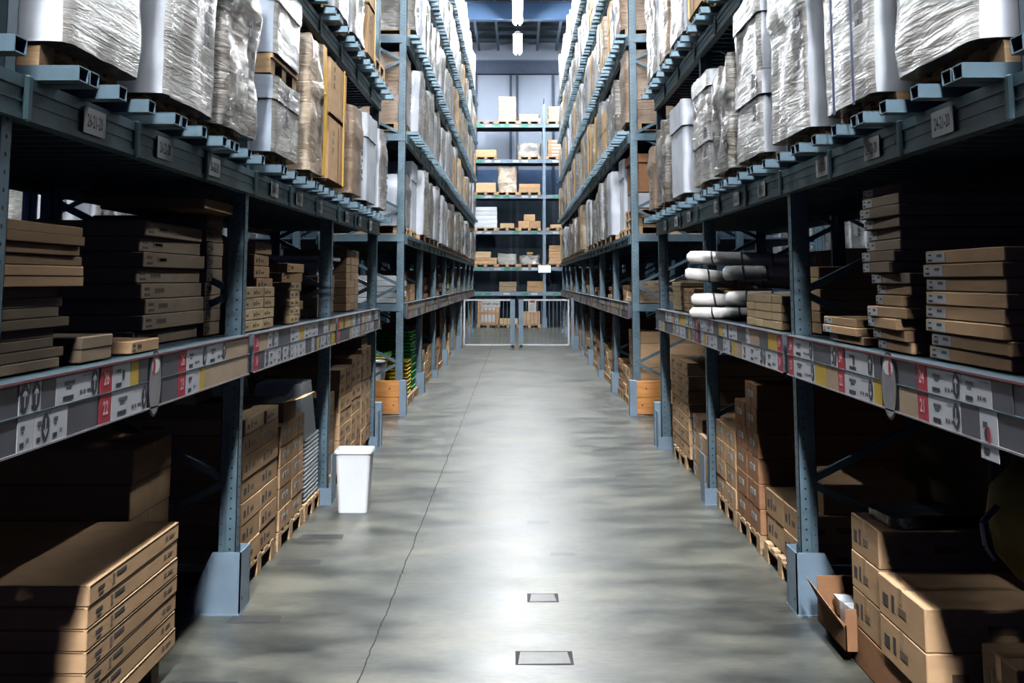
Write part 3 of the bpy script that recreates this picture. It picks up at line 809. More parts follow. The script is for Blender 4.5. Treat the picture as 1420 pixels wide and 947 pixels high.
# ---- loads of the tall racks: a few bodies shared by all
def tall_proto(i):
    kinds = ['w_white', 'w_grey', 'w_beige', 'w_crumple', 'w_white', 'w_brown', 'smooth', 'carton', 'w_white', 'w_grey']
    k = kinds[i]; h = (1.0, .92, .98, .84, .78, .9, .96, .82, .88, 1.02)[i]
    if k == 'carton':
        b = MB(); b.bevbox(-.54, .54, -.37, .37, 0, h * .5, 'carton', .012); b.bevbox(-.545, .545, -.375, .375, h * .5 + .003, h, 'carton', .012)
        for s_ in (-1, 1): b.box(s_ * .545, s_ * .549, .1, .13, 0, h, 'ystrap')
        return b.mesh('carton_load')
    w = (.78, .72, .74, .78, .7, .72, .74, .7, .8, .76)[i]
    m = wrap_body(1.1, w, h, i * 3 + 1, .02 if k != 'smooth' else .006, .09, k, ((.7, .98, .012),) if i % 2 == 0 else ((.45, .5, -.012),), .06, 'smooth' if i in (0, 4, 8) else None)
    for s_ in (-1, 1):
        if i in (0, 3, 9):
            for q in range(4): m.box(s_ * .56, s_ * .566, -.2, -.12, .3 + q * .1, .37 + q * .1, 'cardgrey')
        if i == 2: m.box(s_ * .562, s_ * .568, .05, .12, 0, h, 'ystrap')
    return m.mesh('wrapped_load', True)
TP = [tall_proto(i) for i in range(10)]
TH = [max(v.co.z for v in me.vertices) for me in TP]
DESC = ['white film-wrapped', 'grey film-wrapped', 'beige film-wrapped', 'crinkled grey wrapped', 'short white wrapped', 'brown film-wrapped', 'smooth white', 'plain brown carton', 'bright white wrapped', 'tall grey wrapped']
LVN = {2: 'second', 3: 'third', 4: 'fourth', 5: 'fifth', 6: 'top'}
for sg in (-1, 1):
    rnd = random.Random(40 + sg)
    for lv in (2, 3, 4, 5, 6):
        z = LV[lv] + (.047 if lv > 2 else 0)
        n_ = 0
        for k in range(4, 12):
            for q in range(3):
                yc = UY(k) + .49 + .885 * q + rnd.uniform(-.015, .015)
                n_ += 1
                bay = 'pallet place %d' % n_
                if lv == 2 and n_ <= 2: continue         # built one by one below
                if lv == 3 and n_ == 1: continue
                gap = rnd.random() < (.05 if lv < 5 else .08)
                i = rnd.choice((0, 1, 2, 3, 4, 5, 6, 7, 8, 9, 0, 8, 4, 2) if lv > 2 else (0, 1, 3, 5, 6, 9, 2, 4, 8))
                place = '%s from the passage, %s level, %s tall rack' % (ORD[n_ - 1], LVN[lv], side(sg))
                x = sg * (XU - .10 + .55)
                pq = pallet(x + (sg * .07 if lv < 6 else 0), yc, z, 'wooden pallet, %s' % place, 'pallets on the %s level of the %s tall rack' % (LVN[lv], side(sg)))
                if lv < 6: pq.scale = (1, .94, .66)
                if gap: continue
                sc = min(rnd.uniform(.78, 1.08), (.955 if lv < 6 else 1.6) / TH[i])
                if lv == 6: sc = rnd.uniform(1.0, 1.5)
                o = ob('carton_load' if i == 7 else 'wrapped_load', TP[i], None, (x + sg * rnd.uniform(0, .03), yc, z + (.111 if lv == 6 else .0735)), math.pi * rnd.randint(0, 1) + rnd.uniform(-.02, .02))
                o.scale = (1, rnd.uniform(.93, 1.0), sc)
                tag(o, '%s load, %s' % (DESC[i], place), 'carton load' if i == 7 else 'wrapped load', 'loads on the %s level of the %s tall rack' % (LVN[lv], side(sg)))
# the first loads by the passage
load('bubble', -1, XU + .02, 14.2, 15.0, LV[3] + .159, .92, 'tall brown wrapped carton at the passage end, third level left tall rack', None, True, 71)
pallet(-(XU + .57), 14.6, LV[3] + .047, 'pallet under the tall brown wrapped carton, third level left tall rack', None)
e = load('film', -1, XU + .02, 14.2, 15.1, LV[2] + .112, .66, 'low grey wrapped load at the passage end, second level left tall rack', None, True, 72)
pallet(-(XU + .57), 14.65, LV[2], 'pallet under the low grey load by the passage, second level left', None)
load('smooth', -1, XU + .02, 15.3, 16.1, LV[2] + .112, .95, 'rounded silver-white load second from the passage, second level left tall rack', None, True, 73)
pallet(-(XU + .57), 15.7, LV[2], 'pallet under the rounded silver-white load, second level left tall rack', None)
for i in range(3): pallet(XU + .57, 14.65, LV[2] + .111 * i, '%s of three stacked pallets by the passage, second level right tall rack' % ['lowest', 'middle', 'topmost'][i], 'stacked pallets by the passage')
b = MB(); b.bevbox(-.52, .52, -.38, .38, 0, .2, 'smooth', .01)
tag(ob('white_parcel', b, None, (XU + .57, 14.65, LV[2] + .335)), 'flat white parcel on the stacked pallets by the right passage', 'parcel')
b = MB(); b.bevbox(-.55, .55, -.41, .41, 0, .12, 'carton_red', .01); b.bevbox(-.52, .52, -.39, .39, -.38, .0, 'carton_red', .01)
tag(ob('brown_carton', b, None, (XU + .57, 14.65, LV[2] + .919)), 'big reddish-brown lidded carton on the flat white parcel', 'carton')
pallet(XU + .57, 15.6, LV[2], 'pallet under the white load beside the big reddish carton', None)
load('smooth', 1, XU + .02, 15.25, 15.95, LV[2] + .112, .98, 'smooth white load beside the big reddish-brown carton', None, True, 74)
pallet(XU + .57, 14.6, LV[3] + .047, 'pallet under the wrapped brown cartons, third level right tall rack', None)
load('bubble', 1, XU - .04, 14.2, 15.0, LV[3] + .159, .95, 'wrapped brown carton tower at the passage end, third level right tall rack', None, True, 75)

# ---- cartons
_c = {}
def carton_mesh(dx, dy, dz, k, style, sg):
    """one closed carton; base centre at the origin; the aisle face looks towards -sg"""
    key = (round(dx, 2), round(dy, 3), round(dz, 3), k, style, sg)
    if key in _c: return _c[key]
    b = MB(); b.bevbox(-dx / 2, dx / 2, -dy / 2, dy / 2, 0, dz, k, min(.004, dz * .08))
    f = -sg * dx / 2; e = -sg * .0012
    def fr(a, c2, z0, z1, kk):   # rectangle on the aisle face, a..c2 in fraction of width from the far/near reading start
        ya, yb = (dy / 2 - a * dy, dy / 2 - c2 * dy) if sg > 0 else (-dy / 2 + a * dy, -dy / 2 + c2 * dy)
        b.box(f, f + e, min(ya, yb), max(ya, yb), z0 * dz, z1 * dz, kk)
    def sr(a, c2, z0, z1, kk):   # on the faces that look along the aisle
        for s_ in (-1, 1): b.box((a - .5) * dx, (c2 - .5) * dx, s_ * dy / 2, s_ * (dy / 2 + .0012), z0 * dz, z1 * dz, kk)
    if style == 'slit':          # lid line along the side
        b.box(f, f + e, -dy / 2 + .003, dy / 2 - .003, dz * .93, dz * .97, 'ink_soft'); sr(.01, .99, .93, .97, 'ink_soft')
        fr(.08, .14, .45, .62, 'ink'); fr(.09, .13, .2, .32, 'ink'); fr(.22, .24, .25, .75, 'ink_soft'); fr(.26, .36, .5, .72, 'ink'); fr(.82, .85, .4, .65, 'ink_soft'); fr(.87, .93, .4, .6, 'ink_soft')
    elif style == 'label':       # white paper label
        fr(.02, .28 if dy > .35 else .4, .12, .88, 'paper'); 
        e *= 1.6
        fr(.05, .09, .62, .74, 'ink'); fr(.04, .10, .2, .38, 'ink'); fr(.17, .24, .5, .72, 'cardgrey')
    elif style == 'square':
        fr(.25, .7, .42, .66, 'paper'); e *= 1.6; fr(.32, .40, .45, .62, 'ink_soft'); fr(.48, .55, .45, .62, 'ink_soft')
        b.box(f, f + e, -.004, .004, .0, dz, 'ink_soft') if dy > .3 else None
    elif style == 'print':
        fr(.1, .22, .3, .6, 'ink'); fr(.3, .36, .3, .7, 'ink'); fr(.45, .62, .35, .55, 'ink_soft'); sr(.12, .2, .35, .55, 'ink_soft'); sr(.3, .45, .4, .6, 'ink_soft')
    elif style == 'end':
        fr(.05, .12, .55, .75, 'ink'); fr(.05, .13, .2, .35, 'ink'); fr(.2, .34, .35, .7, 'ink_soft'); fr(.22, .34, .45, .62, 'ink')
    if style != 'slit' and dz > .12:
        b.box(-dx / 2 + .01, dx / 2 - .01, -.022, .022, dz, dz + .0008, 'tape'); b.box(f, f + e * .6, -.022, .022, dz * .6, dz, 'tape') if style != 'square' else None
    _c[key] = b.mesh('cardboard_box'); return _c[key]

NBOX = [0]
MERGE = {}
def stack(sg, x, y0, y1, z, n, h, d, k, style, desc, where, cols=1, jit=.006, rot=.01, seed=1, name='cardboard_box', gap=.0015, heights=None):
    """n layers of cartons, `cols` side by side; x: distance of the aisle face from the aisle's middle line"""
    rnd = random.Random(seed); w = (y1 - y0) / cols; zz = z
    for i in range(n):
        hh = heights[i] if heights else h
        for c2 in range(cols):
            if isinstance(n, int) and heights is None and False: pass
            me = carton_mesh(d, w - .004, hh - gap, k, style, sg)
            yc = y0 + w * (c2 + .5) + (rnd.uniform(-jit, jit) if cols == 1 else 0)
            if name == 'merge':
                MERGE.setdefault(sg, []).append((me, (sg * (x + d / 2 + rnd.uniform(0, jit)), yc, zz + .0005))); continue
            o = ob('flat_box' if hh < .1 and name == 'cardboard_box' else name, me, None, (sg * (x + d / 2 + rnd.uniform(0, jit)), yc, zz + .0005), rnd.uniform(-rot, rot) if cols == 1 else 0)
            j = n - 1 - i
            lay = 'topmost' if j == 0 and n > 1 else ('lowest' if i == 0 and n > 1 else ('%s from top' % ORD[min(j, 25)]))
            if n == 1: lay = ''
            colw = '' if cols == 1 else (', near column' if c2 == 0 else ', far column' if c2 == cols - 1 else ', middle column' if cols == 3 else ', %s column' % ORD[c2])
            lab = '%s%s%s, %s' % (desc, (', ' + lay) if lay else '', colw, where)
            tag(o, lab, 'box', where.replace('the ', '', 1) if n * cols > 1 else None); NBOX[0] += 1
        zz += hh
    return zz
F_PAL = .135
def fpal(sg, x, y0, y1, lab, d=1.1):
    pallet(sg * (x + d / 2), (y0 + y1) / 2, 0, lab, None, y1 - y0)

# ======== left near rack, first shelf (top 1.37)
Z1 = LV[1] + .006
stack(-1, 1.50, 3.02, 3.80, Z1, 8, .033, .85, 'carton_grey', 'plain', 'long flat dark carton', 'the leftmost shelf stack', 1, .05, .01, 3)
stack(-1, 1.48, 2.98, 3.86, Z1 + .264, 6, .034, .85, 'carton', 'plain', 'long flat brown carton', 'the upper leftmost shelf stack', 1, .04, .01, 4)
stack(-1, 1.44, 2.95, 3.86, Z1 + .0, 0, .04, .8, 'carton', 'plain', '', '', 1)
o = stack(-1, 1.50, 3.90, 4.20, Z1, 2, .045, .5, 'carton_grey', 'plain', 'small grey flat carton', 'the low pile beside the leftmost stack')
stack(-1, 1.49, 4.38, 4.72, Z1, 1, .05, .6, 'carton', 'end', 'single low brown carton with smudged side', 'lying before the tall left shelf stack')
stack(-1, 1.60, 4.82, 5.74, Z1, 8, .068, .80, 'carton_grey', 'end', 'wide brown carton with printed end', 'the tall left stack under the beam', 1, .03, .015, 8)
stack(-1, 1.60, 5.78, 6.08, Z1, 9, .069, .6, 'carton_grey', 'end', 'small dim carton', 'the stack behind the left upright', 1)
stack(-1, 1.49, 5.32, 5.98, Z1 + .623, 1, .055, .5, 'carton', 'plain', 'long brown carton', 'lying across the top of the stack behind left upright')
stack(-1, 1.50, 5.10, 5.84, 1.995, 1, .05, .4, 'carton', 'plain', 'long brown carton lying on top', 'the tall left shelf stack') if False else None
# second bay
stack(-1, 1.50, 6.12, 6.95, Z1, 4, .062, .45, 'carton_pale', 'print', 'small printed box', 'the low rows right of the left upright', 3)
stack(-1, 1.62, 6.98, 7.42, Z1, 7, .075, .7, 'carton', 'print', 'flat brown box', 'the tall pile in the second left bay', 1, .02, .02, 11)
stack(-1, 1.50, 7.46, 7.76, Z1, 5, .055, .4, 'carton_pale', 'print', 'small pale box', 'the narrow pile in the second left bay', 2)
stack(-1, 1.62, 7.85, 8.52, Z1, 6, .068, .7, 'carton', 'end', 'brown box', 'the pile before the second left upright', 1, .03, .03, 12)
# third bay
b = MB(); b.bevbox(-.45, .45, -.42, .42, .0, .04, 'plastic', .008); b.bevbox(-.40, .40, -.37, .37, -.09, .0, 'plastic', .02)
for sx in (-1, 1):
    for sy in (-1, 1): b.box(sx * .33 - .04, sx * .33 + .04, sy * .30 - .04, sy * .30 + .04, -.455, -.09, 'plastic')
tag(ob('display_table', b, None, (-2.08, 9.9, Z1 + .455)), 'white display table standing on the shelf in the third left bay', 'table')
stack(-1, 1.66, 9.55, 10.2, Z1, 3, .11, .5, 'carton_grey', 'label', 'dark box with white label', 'the pile under the white display table')
stack(-1, 1.60, 10.52, 11.3, Z1, 8, .072, .6, 'carton', 'square', 'little brown box', 'the box wall by the left passage', 3)
stack(-1, 1.55, 8.75, 9.35, Z1, 4, .08, .6, 'carton_grey', 'print', 'flat grey-brown box', 'the pile just beyond the second left upright')
# ======== left near rack, floor
fpal(-1, 1.50, 4.0, 4.98, 'wooden pallet under the stack of long cartons at bottom left')
stack(-1, 1.46, 3.95, 4.97, .112, 7, .0725, 1.1, 'carton', 'slit', 'long brown carton with slit edge', 'the stack at bottom left', 1, .004, .003, 15)
fpal(-1, 1.74, 5.2, 5.76, 'wooden pallet under the dim cartons behind the left foot guard')
stack(-1, 1.74, 5.18, 5.76, .112, 5, .155, .72, 'carton', 'plain', 'plain dim brown carton', 'the stack behind the left foot guard', 1, .01, .01, 16)
stack(-1, 2.72, 3.3, 4.9, .0, 3, .36, .9, 'carton_grey', 'plain', 'big dark carton', 'the back row behind the bottom left stack', 2)
for j, (a, b2) in enumerate(((6.12, 7.05), (7.08, 7.88))):
    fpal(-1, 1.47, a, b2, 'wooden pallet under the %s column of cartons right of the left foot guard' % ['near', 'far'][j])
stack(-1, 1.47, 6.14, 7.02, .112, 6, .118, .9, 'carton', 'print', 'brown printed carton', 'the wide column by the left foot guard', 2)
stack(-1, 1.46, 6.14, 6.60, .822, 1, .085, .8, 'carton_pale', 'print', 'pale carton with white label on its top', 'first on the wide column')
stack(-1, 1.46, 6.66, 6.98, .822, 1, .075, .7, 'carton_pale', 'print', 'pale carton with side marks', 'second on the wide column')
stack(-1, 1.47, 7.10, 7.86, .112, 5, .128, .9, 'carton', 'square', 'white-labelled brown carton', 'the column left of the white bins', 2)
b = MB()
b.box(-.28, .28, -.2, .2, 0, .12, 'carton'); b.box(-.27, .27, -.19, .19, .115, .121, 'hole')
b.hexa([(.27, -.2, .12), (.275, -.2, .12), (.275, .2, .12), (.27, .2, .12), (.40, -.2, .155), (.405, -.2, .155), (.405, .2, .155), (.40, .2, .155)], 'carton_pale')
b.hexa([(-.28, -.2, .12), (-.275, -.2, .12), (-.275, .2, .12), (-.28, .2, .12), (-.32, -.2, .22), (-.315, -.2, .22), (-.315, .2, .22), (-.32, .2, .22)], 'carton_pale')
tag(ob('open_box', b, None, (-1.77, 7.45, .755)), 'torn open carton with raised flaps on the column left of the white bins', 'box')
b = MB(); b.bevbox(-.3, .3, -.2, .2, 0, .1, 'carton', .004); b.bevbox(-.28, .28, -.18, .18, .1, .104, 'paper', .001)
tag(ob('cardboard_box', b, None, (-1.86, 6.9, .922)), 'carton lying above the pale ones before the white tray', 'box') if False else None

# white bins
def bin_mesh(L_, W_, H_, r, t_=.006, up=True, taper=.82):
    """tapered plastic bin with a rolled rim"""
    m = MB()
    def ring(hx, hy, z, rr, n=4):
        pts = []
        for cx, cy, a0 in ((1, 1, 0), (-1, 1, 90), (-1, -1, 180), (1, -1, 270)):
            for q in range(n + 1):
                a = R(a0 + 90 * q / n); pts.append((cx * (hx - rr) + rr * math.cos(a), cy * (hy - rr) + rr * math.sin(a), z))
        return pts
    rings = [ring(L_ / 2 * taper, W_ / 2 * taper, 0, r), ring(L_ / 2 * .985, W_ / 2 * .985, H_ * .93, r), ring(L_ / 2 * 1.075, W_ / 2 * 1.085, H_ * .94, r), ring(L_ / 2 * 1.075, W_ / 2 * 1.085, H_ * .97, r),
             ring(L_ / 2 * 1.03, W_ / 2 * 1.03, H_, r), ring(L_ / 2 * .985 + .004, W_ / 2 * .985 + .004, H_ * .99, r), ring(L_ / 2 * .985 - .0012, W_ / 2 * .985 - .0012, H_ * .93, r), ring(L_ / 2 * taper - .0012, W_ / 2 * taper - .0012, .0012, r)]
    N = len(rings[0]); i0 = len(m.v); j = m.mi('plastic')
    for rg in rings: m.v += rg
    for a in range(len(rings) - 1):
        for q in range(N):
            f = (i0 + a * N + q, i0 + a * N + (q + 1) % N, i0 + (a + 1) * N + (q + 1) % N, i0 + (a + 1) * N + q); m.f.append(f); m.m.append(j)
    m.f.append(tuple(i0 + N - 1 - q for q in range(N))); m.m.append(j)
    m.f.append(tuple(i0 + (len(rings) - 1) * N + q for q in range(N))); m.m.append(j)
    return m.mesh('plastic_bin')
b1 = bin_mesh(.255, .22, .44, .03)
tag(ob('plastic_bin', b1, None, (-1.185, 8.33, .001), 0), 'white plastic bin standing alone on the aisle floor', 'bin')
b2m = bin_mesh(.40, .56, .40, .05)
fpal(-1, 1.47, 7.98, 8.56, 'wooden pallet under the nested white bins')
for i in range(15):
    o = ob('plastic_bin', b2m, None, (-1.70, 8.27, .114 + .40 + .029 * i)); o.rotation_euler = (math.pi, 0, 0)
    tag(o, 'upturned white bin, %s, in the nested stack behind the lone bin' % ('topmost' if i == 14 else 'lowest' if i == 0 else ORD[i] + ' from below'), 'bin', 'nested upturned white bins')
b3m = bin_mesh(.50, .56, .40, .06)
for i in range(16):
    o = ob('plastic_bin', b3m, None, (-2.22, 8.27, .114 + .40 + .029 * i)); o.rotation_euler = (math.pi, 0, 0)
    tag(o, 'upturned white tub, %s, in the rear nested stack' % ('topmost' if i == 15 else 'lowest' if i == 0 else ORD[i] + ' from below'), 'bin', 'rear nested white tubs')
# third bay floor
for j, (a, b2) in enumerate(((9.0, 10.0), (10.04, 11.3))):
    fpal(-1, 1.47, a, b2, 'wooden pallet under the %s brown cartons between left upright and passage' % ['nearer', 'farther'][j])
stack(-1, 1.50, 8.80, 9.35, .112, 4, .16, .8, 'carton', 'square', 'brown carton', 'the low column beyond the white bins', 2)
stack(-1, 1.46, 9.38, 10.0, .112, 7, .115, .9, 'carton', 'print', 'brown carton', 'the middle column beyond the white bins', 2)
stack(-1, 1.46, 10.04, 10.62, .112, 7, .122, .9, 'carton', 'print', 'dark-sided brown carton', 'the third column beyond the white bins', 2)
stack(-1, 1.46, 10.66, 11.3, .112, 6, .150, .9, 'carton', 'end', 'larger brown carton', 'the column closest to the left passage', 2)
stack(-1, 1.48, 10.75, 11.2, 1.014, 1, .09, .5, 'carton_pale', 'plain', 'pale carton', 'lying on the column closest to the left passage')

# ======== right near rack, first shelf
stack(1, 1.47, 4.98, 5.50, Z1, 3, .038, .6, 'carton', 'label', 'flat carton with white end label', 'the low pile beside the right upright', 1, .05, .02, 21)
stack(1, 1.48, 4.62, 5.02, Z1, 4, .036, .5, 'carton_pale', 'label', 'thin pale carton', 'the small pile left of the leaning stack', 1, .03, .05, 22) if False else None
rnd = random.Random(9)
for i in range(15):
    h = .045; off = .02 * math.sin(i * .9) + (.045 if i == 14 else 0)
    o = ob('cardboard_box', carton_mesh(.85, .42, h - .0015, 'carton_grey' if i > 5 else 'carton', 'label', 1), None, (1.50 + .425 + .02 * math.cos(i * 1.3), 4.58 + off + (.06 if i > 6 else 0), Z1 + i * h + .0005), rnd.uniform(-.07, .05) + (.05 if i > 9 else 0))
    tag(o, 'thin labelled carton, %s in the leaning twisted stack on right shelf' % ('topmost' if i == 14 else 'lowest' if i == 0 else ORD[i] + ' from below'), 'box', 'leaning twisted stack of thin cartons')
for i in range(4):
    o = ob('cardboard_box', carton_mesh(.6, .26, .038, 'carton_pale', 'label', 1), None, (1.76 + .01 * (i % 2), 4.965 - .02 * (i % 2), Z1 + i * .04 + .0005), .03 * (i - 1)) if False else None
stack(1, 1.50, 3.50, 4.18, Z1, 8, .049, .9, 'carton', 'label', 'wide flat carton with white label', 'the neat stack at the far right', 1, .025, .012, 23)
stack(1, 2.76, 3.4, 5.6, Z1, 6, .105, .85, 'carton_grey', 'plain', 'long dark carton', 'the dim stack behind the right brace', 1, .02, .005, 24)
# rolls in the second right bay
def roll(p0, p1, r, label):
    p0, p1 = Vector(p0), Vector(p1); d = (p1 - p0); L_ = d.length; dn = d.normalized()
    e = empty('wrapped_roll', p0, label, 'roll', 'white wrapped rolls sticking out of the right shelf')
    u = dn.orthogonal().normalized(); w = dn.cross(u)
    m = MB(); N = 16; K = 14; j = m.mi('roll')
    for a in range(K + 1):
        t_ = a / K; rr = r * (1 + .06 * noise.noise(Vector((a * .6, p0.z * 9, 0)))) * (.55 if a == 0 else .93 if a == 1 else .9 if a == K else 1)
        for q in range(N):
            an = 2 * math.pi * q / N; s_ = rr * (1 + .06 * noise.noise(Vector((math.cos(an) * 2, math.sin(an) * 2, a * .5))))
            m.v.append(tuple(dn * (L_ * (t_ if a != 1 else .025)) + (u * math.cos(an) + w * math.sin(an)) * s_))
    for a in range(K):
        for q in range(N): m.f.append((a * N + q, a * N + (q + 1) % N, (a + 1) * N + (q + 1) % N, (a + 1) * N + q)); m.m.append(j)
    m.f.append(tuple(range(N))); m.m.append(m.mi('cardgrey')); m.f.append(tuple(K * N + q for q in range(N))); m.m.append(j)
    ob('film_wrapper', m, e, smooth=True)
    for s0 in (.18, .42, .66):
        m = MB(); j = m.mi('black'); T = 20
        for q in range(T + 1):
            an = 2 * math.pi * q / T; ax = L_ * s0 + .05 * q / T
            for dd in (0, .014):
                m.v.append(tuple(dn * (ax + dd) + (u * math.cos(an) + w * math.sin(an)) * r * 1.07))
        for q in range(T): m.f.append((2 * q, 2 * q + 1, 2 * q + 3, 2 * q + 2)); m.m.append(j)
        ob('tape_band', m, e)
stack(1, 1.56, 8.15, 8.56, Z1, 3, .07, .8, 'carton', 'print', 'brown box', 'the pile under the upper white rolls')
roll((1.25, 8.20, Z1 + .052), (2.0, 7.85, Z1 + .05), .042, 'lowest white wrapped roll resting on the right shelf edge')
roll((1.27, 8.25, Z1 + .145), (2.05, 8.05, Z1 + .145), .046, 'second lowest white wrapped roll with dark tape bands')
roll((1.24, 8.35, Z1 + .335), (2.05, 8.30, Z1 + .26), .046, 'middle white wrapped roll drooping over the brown boxes')
roll((1.45, 7.95, Z1 + .335), (2.1, 7.75, Z1 + .34), .052, 'short white roll set back below the topmost roll')
roll((1.25, 8.28, Z1 + .455), (2.1, 7.95, Z1 + .42), .048, 'topmost white wrapped roll pointing into the aisle')
roll((1.44, 7.80, Z1 + .16), (2.1, 7.45, Z1 + .17), .05, 'rearmost white wrapped roll half hidden behind the others')
stack(1, 1.50, 6.45, 7.42, Z1, 4, .05, .4, 'carton_pale', 'plain', 'small pale box', 'the tidy rows left of the right upright', 4)
stack(1, 1.60, 6.0, 6.42, Z1, 6, .06, .6, 'carton', 'plain', 'brown box', 'the pile tucked against the right upright')
stack(1, 1.56, 8.9, 9.6, Z1, 2, .09, .7, 'carton_grey', 'print', 'dark box', 'the low pile behind the rolls')
stack(1, 1.55, 9.95, 10.55, Z1, 3, .072, .7, 'carton', 'print', 'brown box', 'the short pile in the third right bay', 2)
stack(1, 1.55, 10.75, 11.3, Z1, 6, .045, .7, 'carton_pale', 'plain', 'thin slatted pale box', 'the pile by the right passage')
# ======== right near rack, floor
b = MB(); b.bevbox(-.46, .46, -.46, .46, 0, .165, 'carton_red', .005)
tag(ob('cardboard_box', b, None, (1.47 + .46, 4.66, .001)), 'wide plain carton at the bottom under the lower right stack', 'box')
stack(1, 1.47, 4.74, 5.12, .168, 3, .155, .75, 'carton', 'print', 'square-printed carton', 'the rear column at lower right', 1, .004, .004, 31)
stack(1, 1.46, 4.20, 4.72, .168, 2, .155, .75, 'carton', 'print', 'wide printed carton', 'the front column at lower right', 1, .004, .004, 32)
b = wrap_body(.42, .30, .045, 7, .01, .04, 'bagb', (), .03)
tag(ob('plastic_packet', b, None, (1.74, 4.93, .635), .1, True), 'flat packet in shiny black film on the lower right cartons', 'packet')
for i, (a, b2) in enumerate(((3.82, 4.10), (3.45, 3.78))):
    for z, wd in ((.002, 'lower'), (.20, 'upper')):
        o = ob('cardboard_box', carton_mesh(.55, b2 - a, .193, 'carton', 'print', 1), None, (1.62 + .275 + .04 * i, (a + b2) / 2, z))
        tag(o, '%s brown carton of the %s pair at the bottom right edge' % (wd, ['left', 'right'][i]), 'box')
# open carton on a flat one
o = stack(1, 1.45, 5.14, 5.54, 0, 1, .05, .45, 'carton', 'plain', 'flat carton', 'lying under the open carton at the right foot guard')
e = empty('open_box', (1.64, 5.30, .052), 'open brown carton with clear film spilling out beside the right foot guard', 'box')
b = MB(); hx, hy, hh = .22, .23, .18
b.box(-hx, hx, -hy, hy, 0, .005, 'carton_red')
b.box(-hx, -hx + .005, -hy, hy, 0, hh * .62, 'carton_red'); b.box(hx - .005, hx, -hy, hy, 0, hh, 'carton_red')
b.box(-hx, hx, -hy, -hy + .005, 0, hh, 'carton_red'); b.box(-hx, hx, hy - .005, hy, 0, hh * 1.15, 'carton_red'); ob('box_body', b, e)
b = MB(); b.hexa([(-hx, -hy + .02, .1), (-hx + .004, -hy + .02, .1), (-hx + .004, hy - .02, .1), (-hx, hy - .02, .1), (-hx - .05, -hy + .05, .17), (-hx - .046, -hy + .05, .17), (-hx - .046, hy, .20), (-hx - .05, hy, .20)], 'carton_red'); ob('flap', b, e)
ob('clear_film', wrap_body(.30, .36, .09, 3, .035, .03, 'film', (), .03), e, (-0.01, 0.02, .05), smooth=True)
# yellow bag on the right
e = empty('shopping_bag', (2.22, 4.35, .14), 'dull yellow bag hanging in the dark at the right edge', 'bag')
m = MB(); j = m.mi('bagy'); N = 28
prof = [(.0, .34), (.20, .345), (.34, .40), (.43, .50), (.46, .62), (.43, .73), (.34, .82), (.20, .87), (.06, .885)]
for r_, z_ in prof:
    for q in range(N):
        an = 2 * math.pi * q / N; w_ = 1 + .05 * noise.noise(Vector((math.cos(an) * 2, math.sin(an) * 2, z_ * 6)))
        m.v.append((math.cos(an) * r_ * w_, math.sin(an) * r_ * .55 * w_, z_ + .02 * noise.noise(Vector((math.cos(an) * 3, math.sin(an) * 3, 5)))))
for a_ in range(len(prof) - 1):
    for q in range(N): m.f.append((a_ * N + q, a_ * N + (q + 1) % N, (a_ + 1) * N + (q + 1) % N, (a_ + 1) * N + q)); m.m.append(j)
m.f.append(tuple((len(prof) - 1) * N + q for q in range(N))); m.m.append(j)
ob('bag_body', m, e, smooth=True)
b = MB()
pp = [Vector((-.44, -.06, .68)), Vector((-.50, -.06, .62)), Vector((-.49, -.06, .54)), Vector((-.46, -.06, .49))]
for a, c2 in zip(pp, pp[1:]): b.tube(a, c2, .012, 'strap', 8)
ob('bag_handle', b, e)
b = MB(); b.tube((0, 0, .82), (0, 0, 1.165), .006, 'steel', 8); ob('hook', b, e)
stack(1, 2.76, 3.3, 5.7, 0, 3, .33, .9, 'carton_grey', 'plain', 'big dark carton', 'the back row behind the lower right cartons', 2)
# second right bay floor
for j, (a, b2) in enumerate(((6.05, 7.0), (7.04, 7.75), (7.78, 8.52))):
    fpal(1, 1.47, a, b2, 'wooden pallet under the %s cartons left of the right foot guard' % ['nearest', 'middle', 'farthest'][j])
stack(1, 1.50, 6.12, 6.98, .112, 2, .15, .6, 'carton', 'print', 'brown carton', 'the low pile behind the right foot guard', 2)
stack(1, 1.62, 6.15, 6.75, .413, 1, .16, .5, 'carton', 'label', 'brown carton with small white label', 'on the low pile behind the right foot guard')
stack(1, 1.47, 7.04, 7.38, .112, 6, .150, .9, 'carton_red', 'square', 'white-marked cube carton', 'the nearer tall column in the second right bay')
stack(1, 1.47, 7.40, 7.74, .112, 5, .150, .9, 'carton_red', 'square', 'white-marked cube carton', 'the farther tall column in the second right bay')
stack(1, 1.47, 7.78, 8.52, .112, 4, .13, .8, 'carton', 'square', 'brown carton', 'the lower pile before the second right upright', 2)
# third right bay floor
stack(1, 1.47, 8.85, 9.30, .0, 3, .14, .6, 'carton', 'label', 'brown carton with pale edge', 'the low pile beyond the second right upright')
stack(1, 1.50, 9.35, 9.85, .0, 4, .13, .6, 'carton', 'label', 'brown carton', 'the stepped pile in the third right bay')
fpal(1, 1.48, 10.0, 11.0, 'wooden pallet under the tall shadowed cartons in the third right bay')
stack(1, 1.48, 9.92, 10.45, .112, 7, .118, 1.0, 'carton', 'slit', 'shadowed brown carton', 'the tall pile in the third right bay')
stack(1, 1.49, 10.48, 11.05, .112, 7, .118, 1.0, 'carton', 'slit', 'shadowed brown carton', 'the farther tall pile in the third right bay')

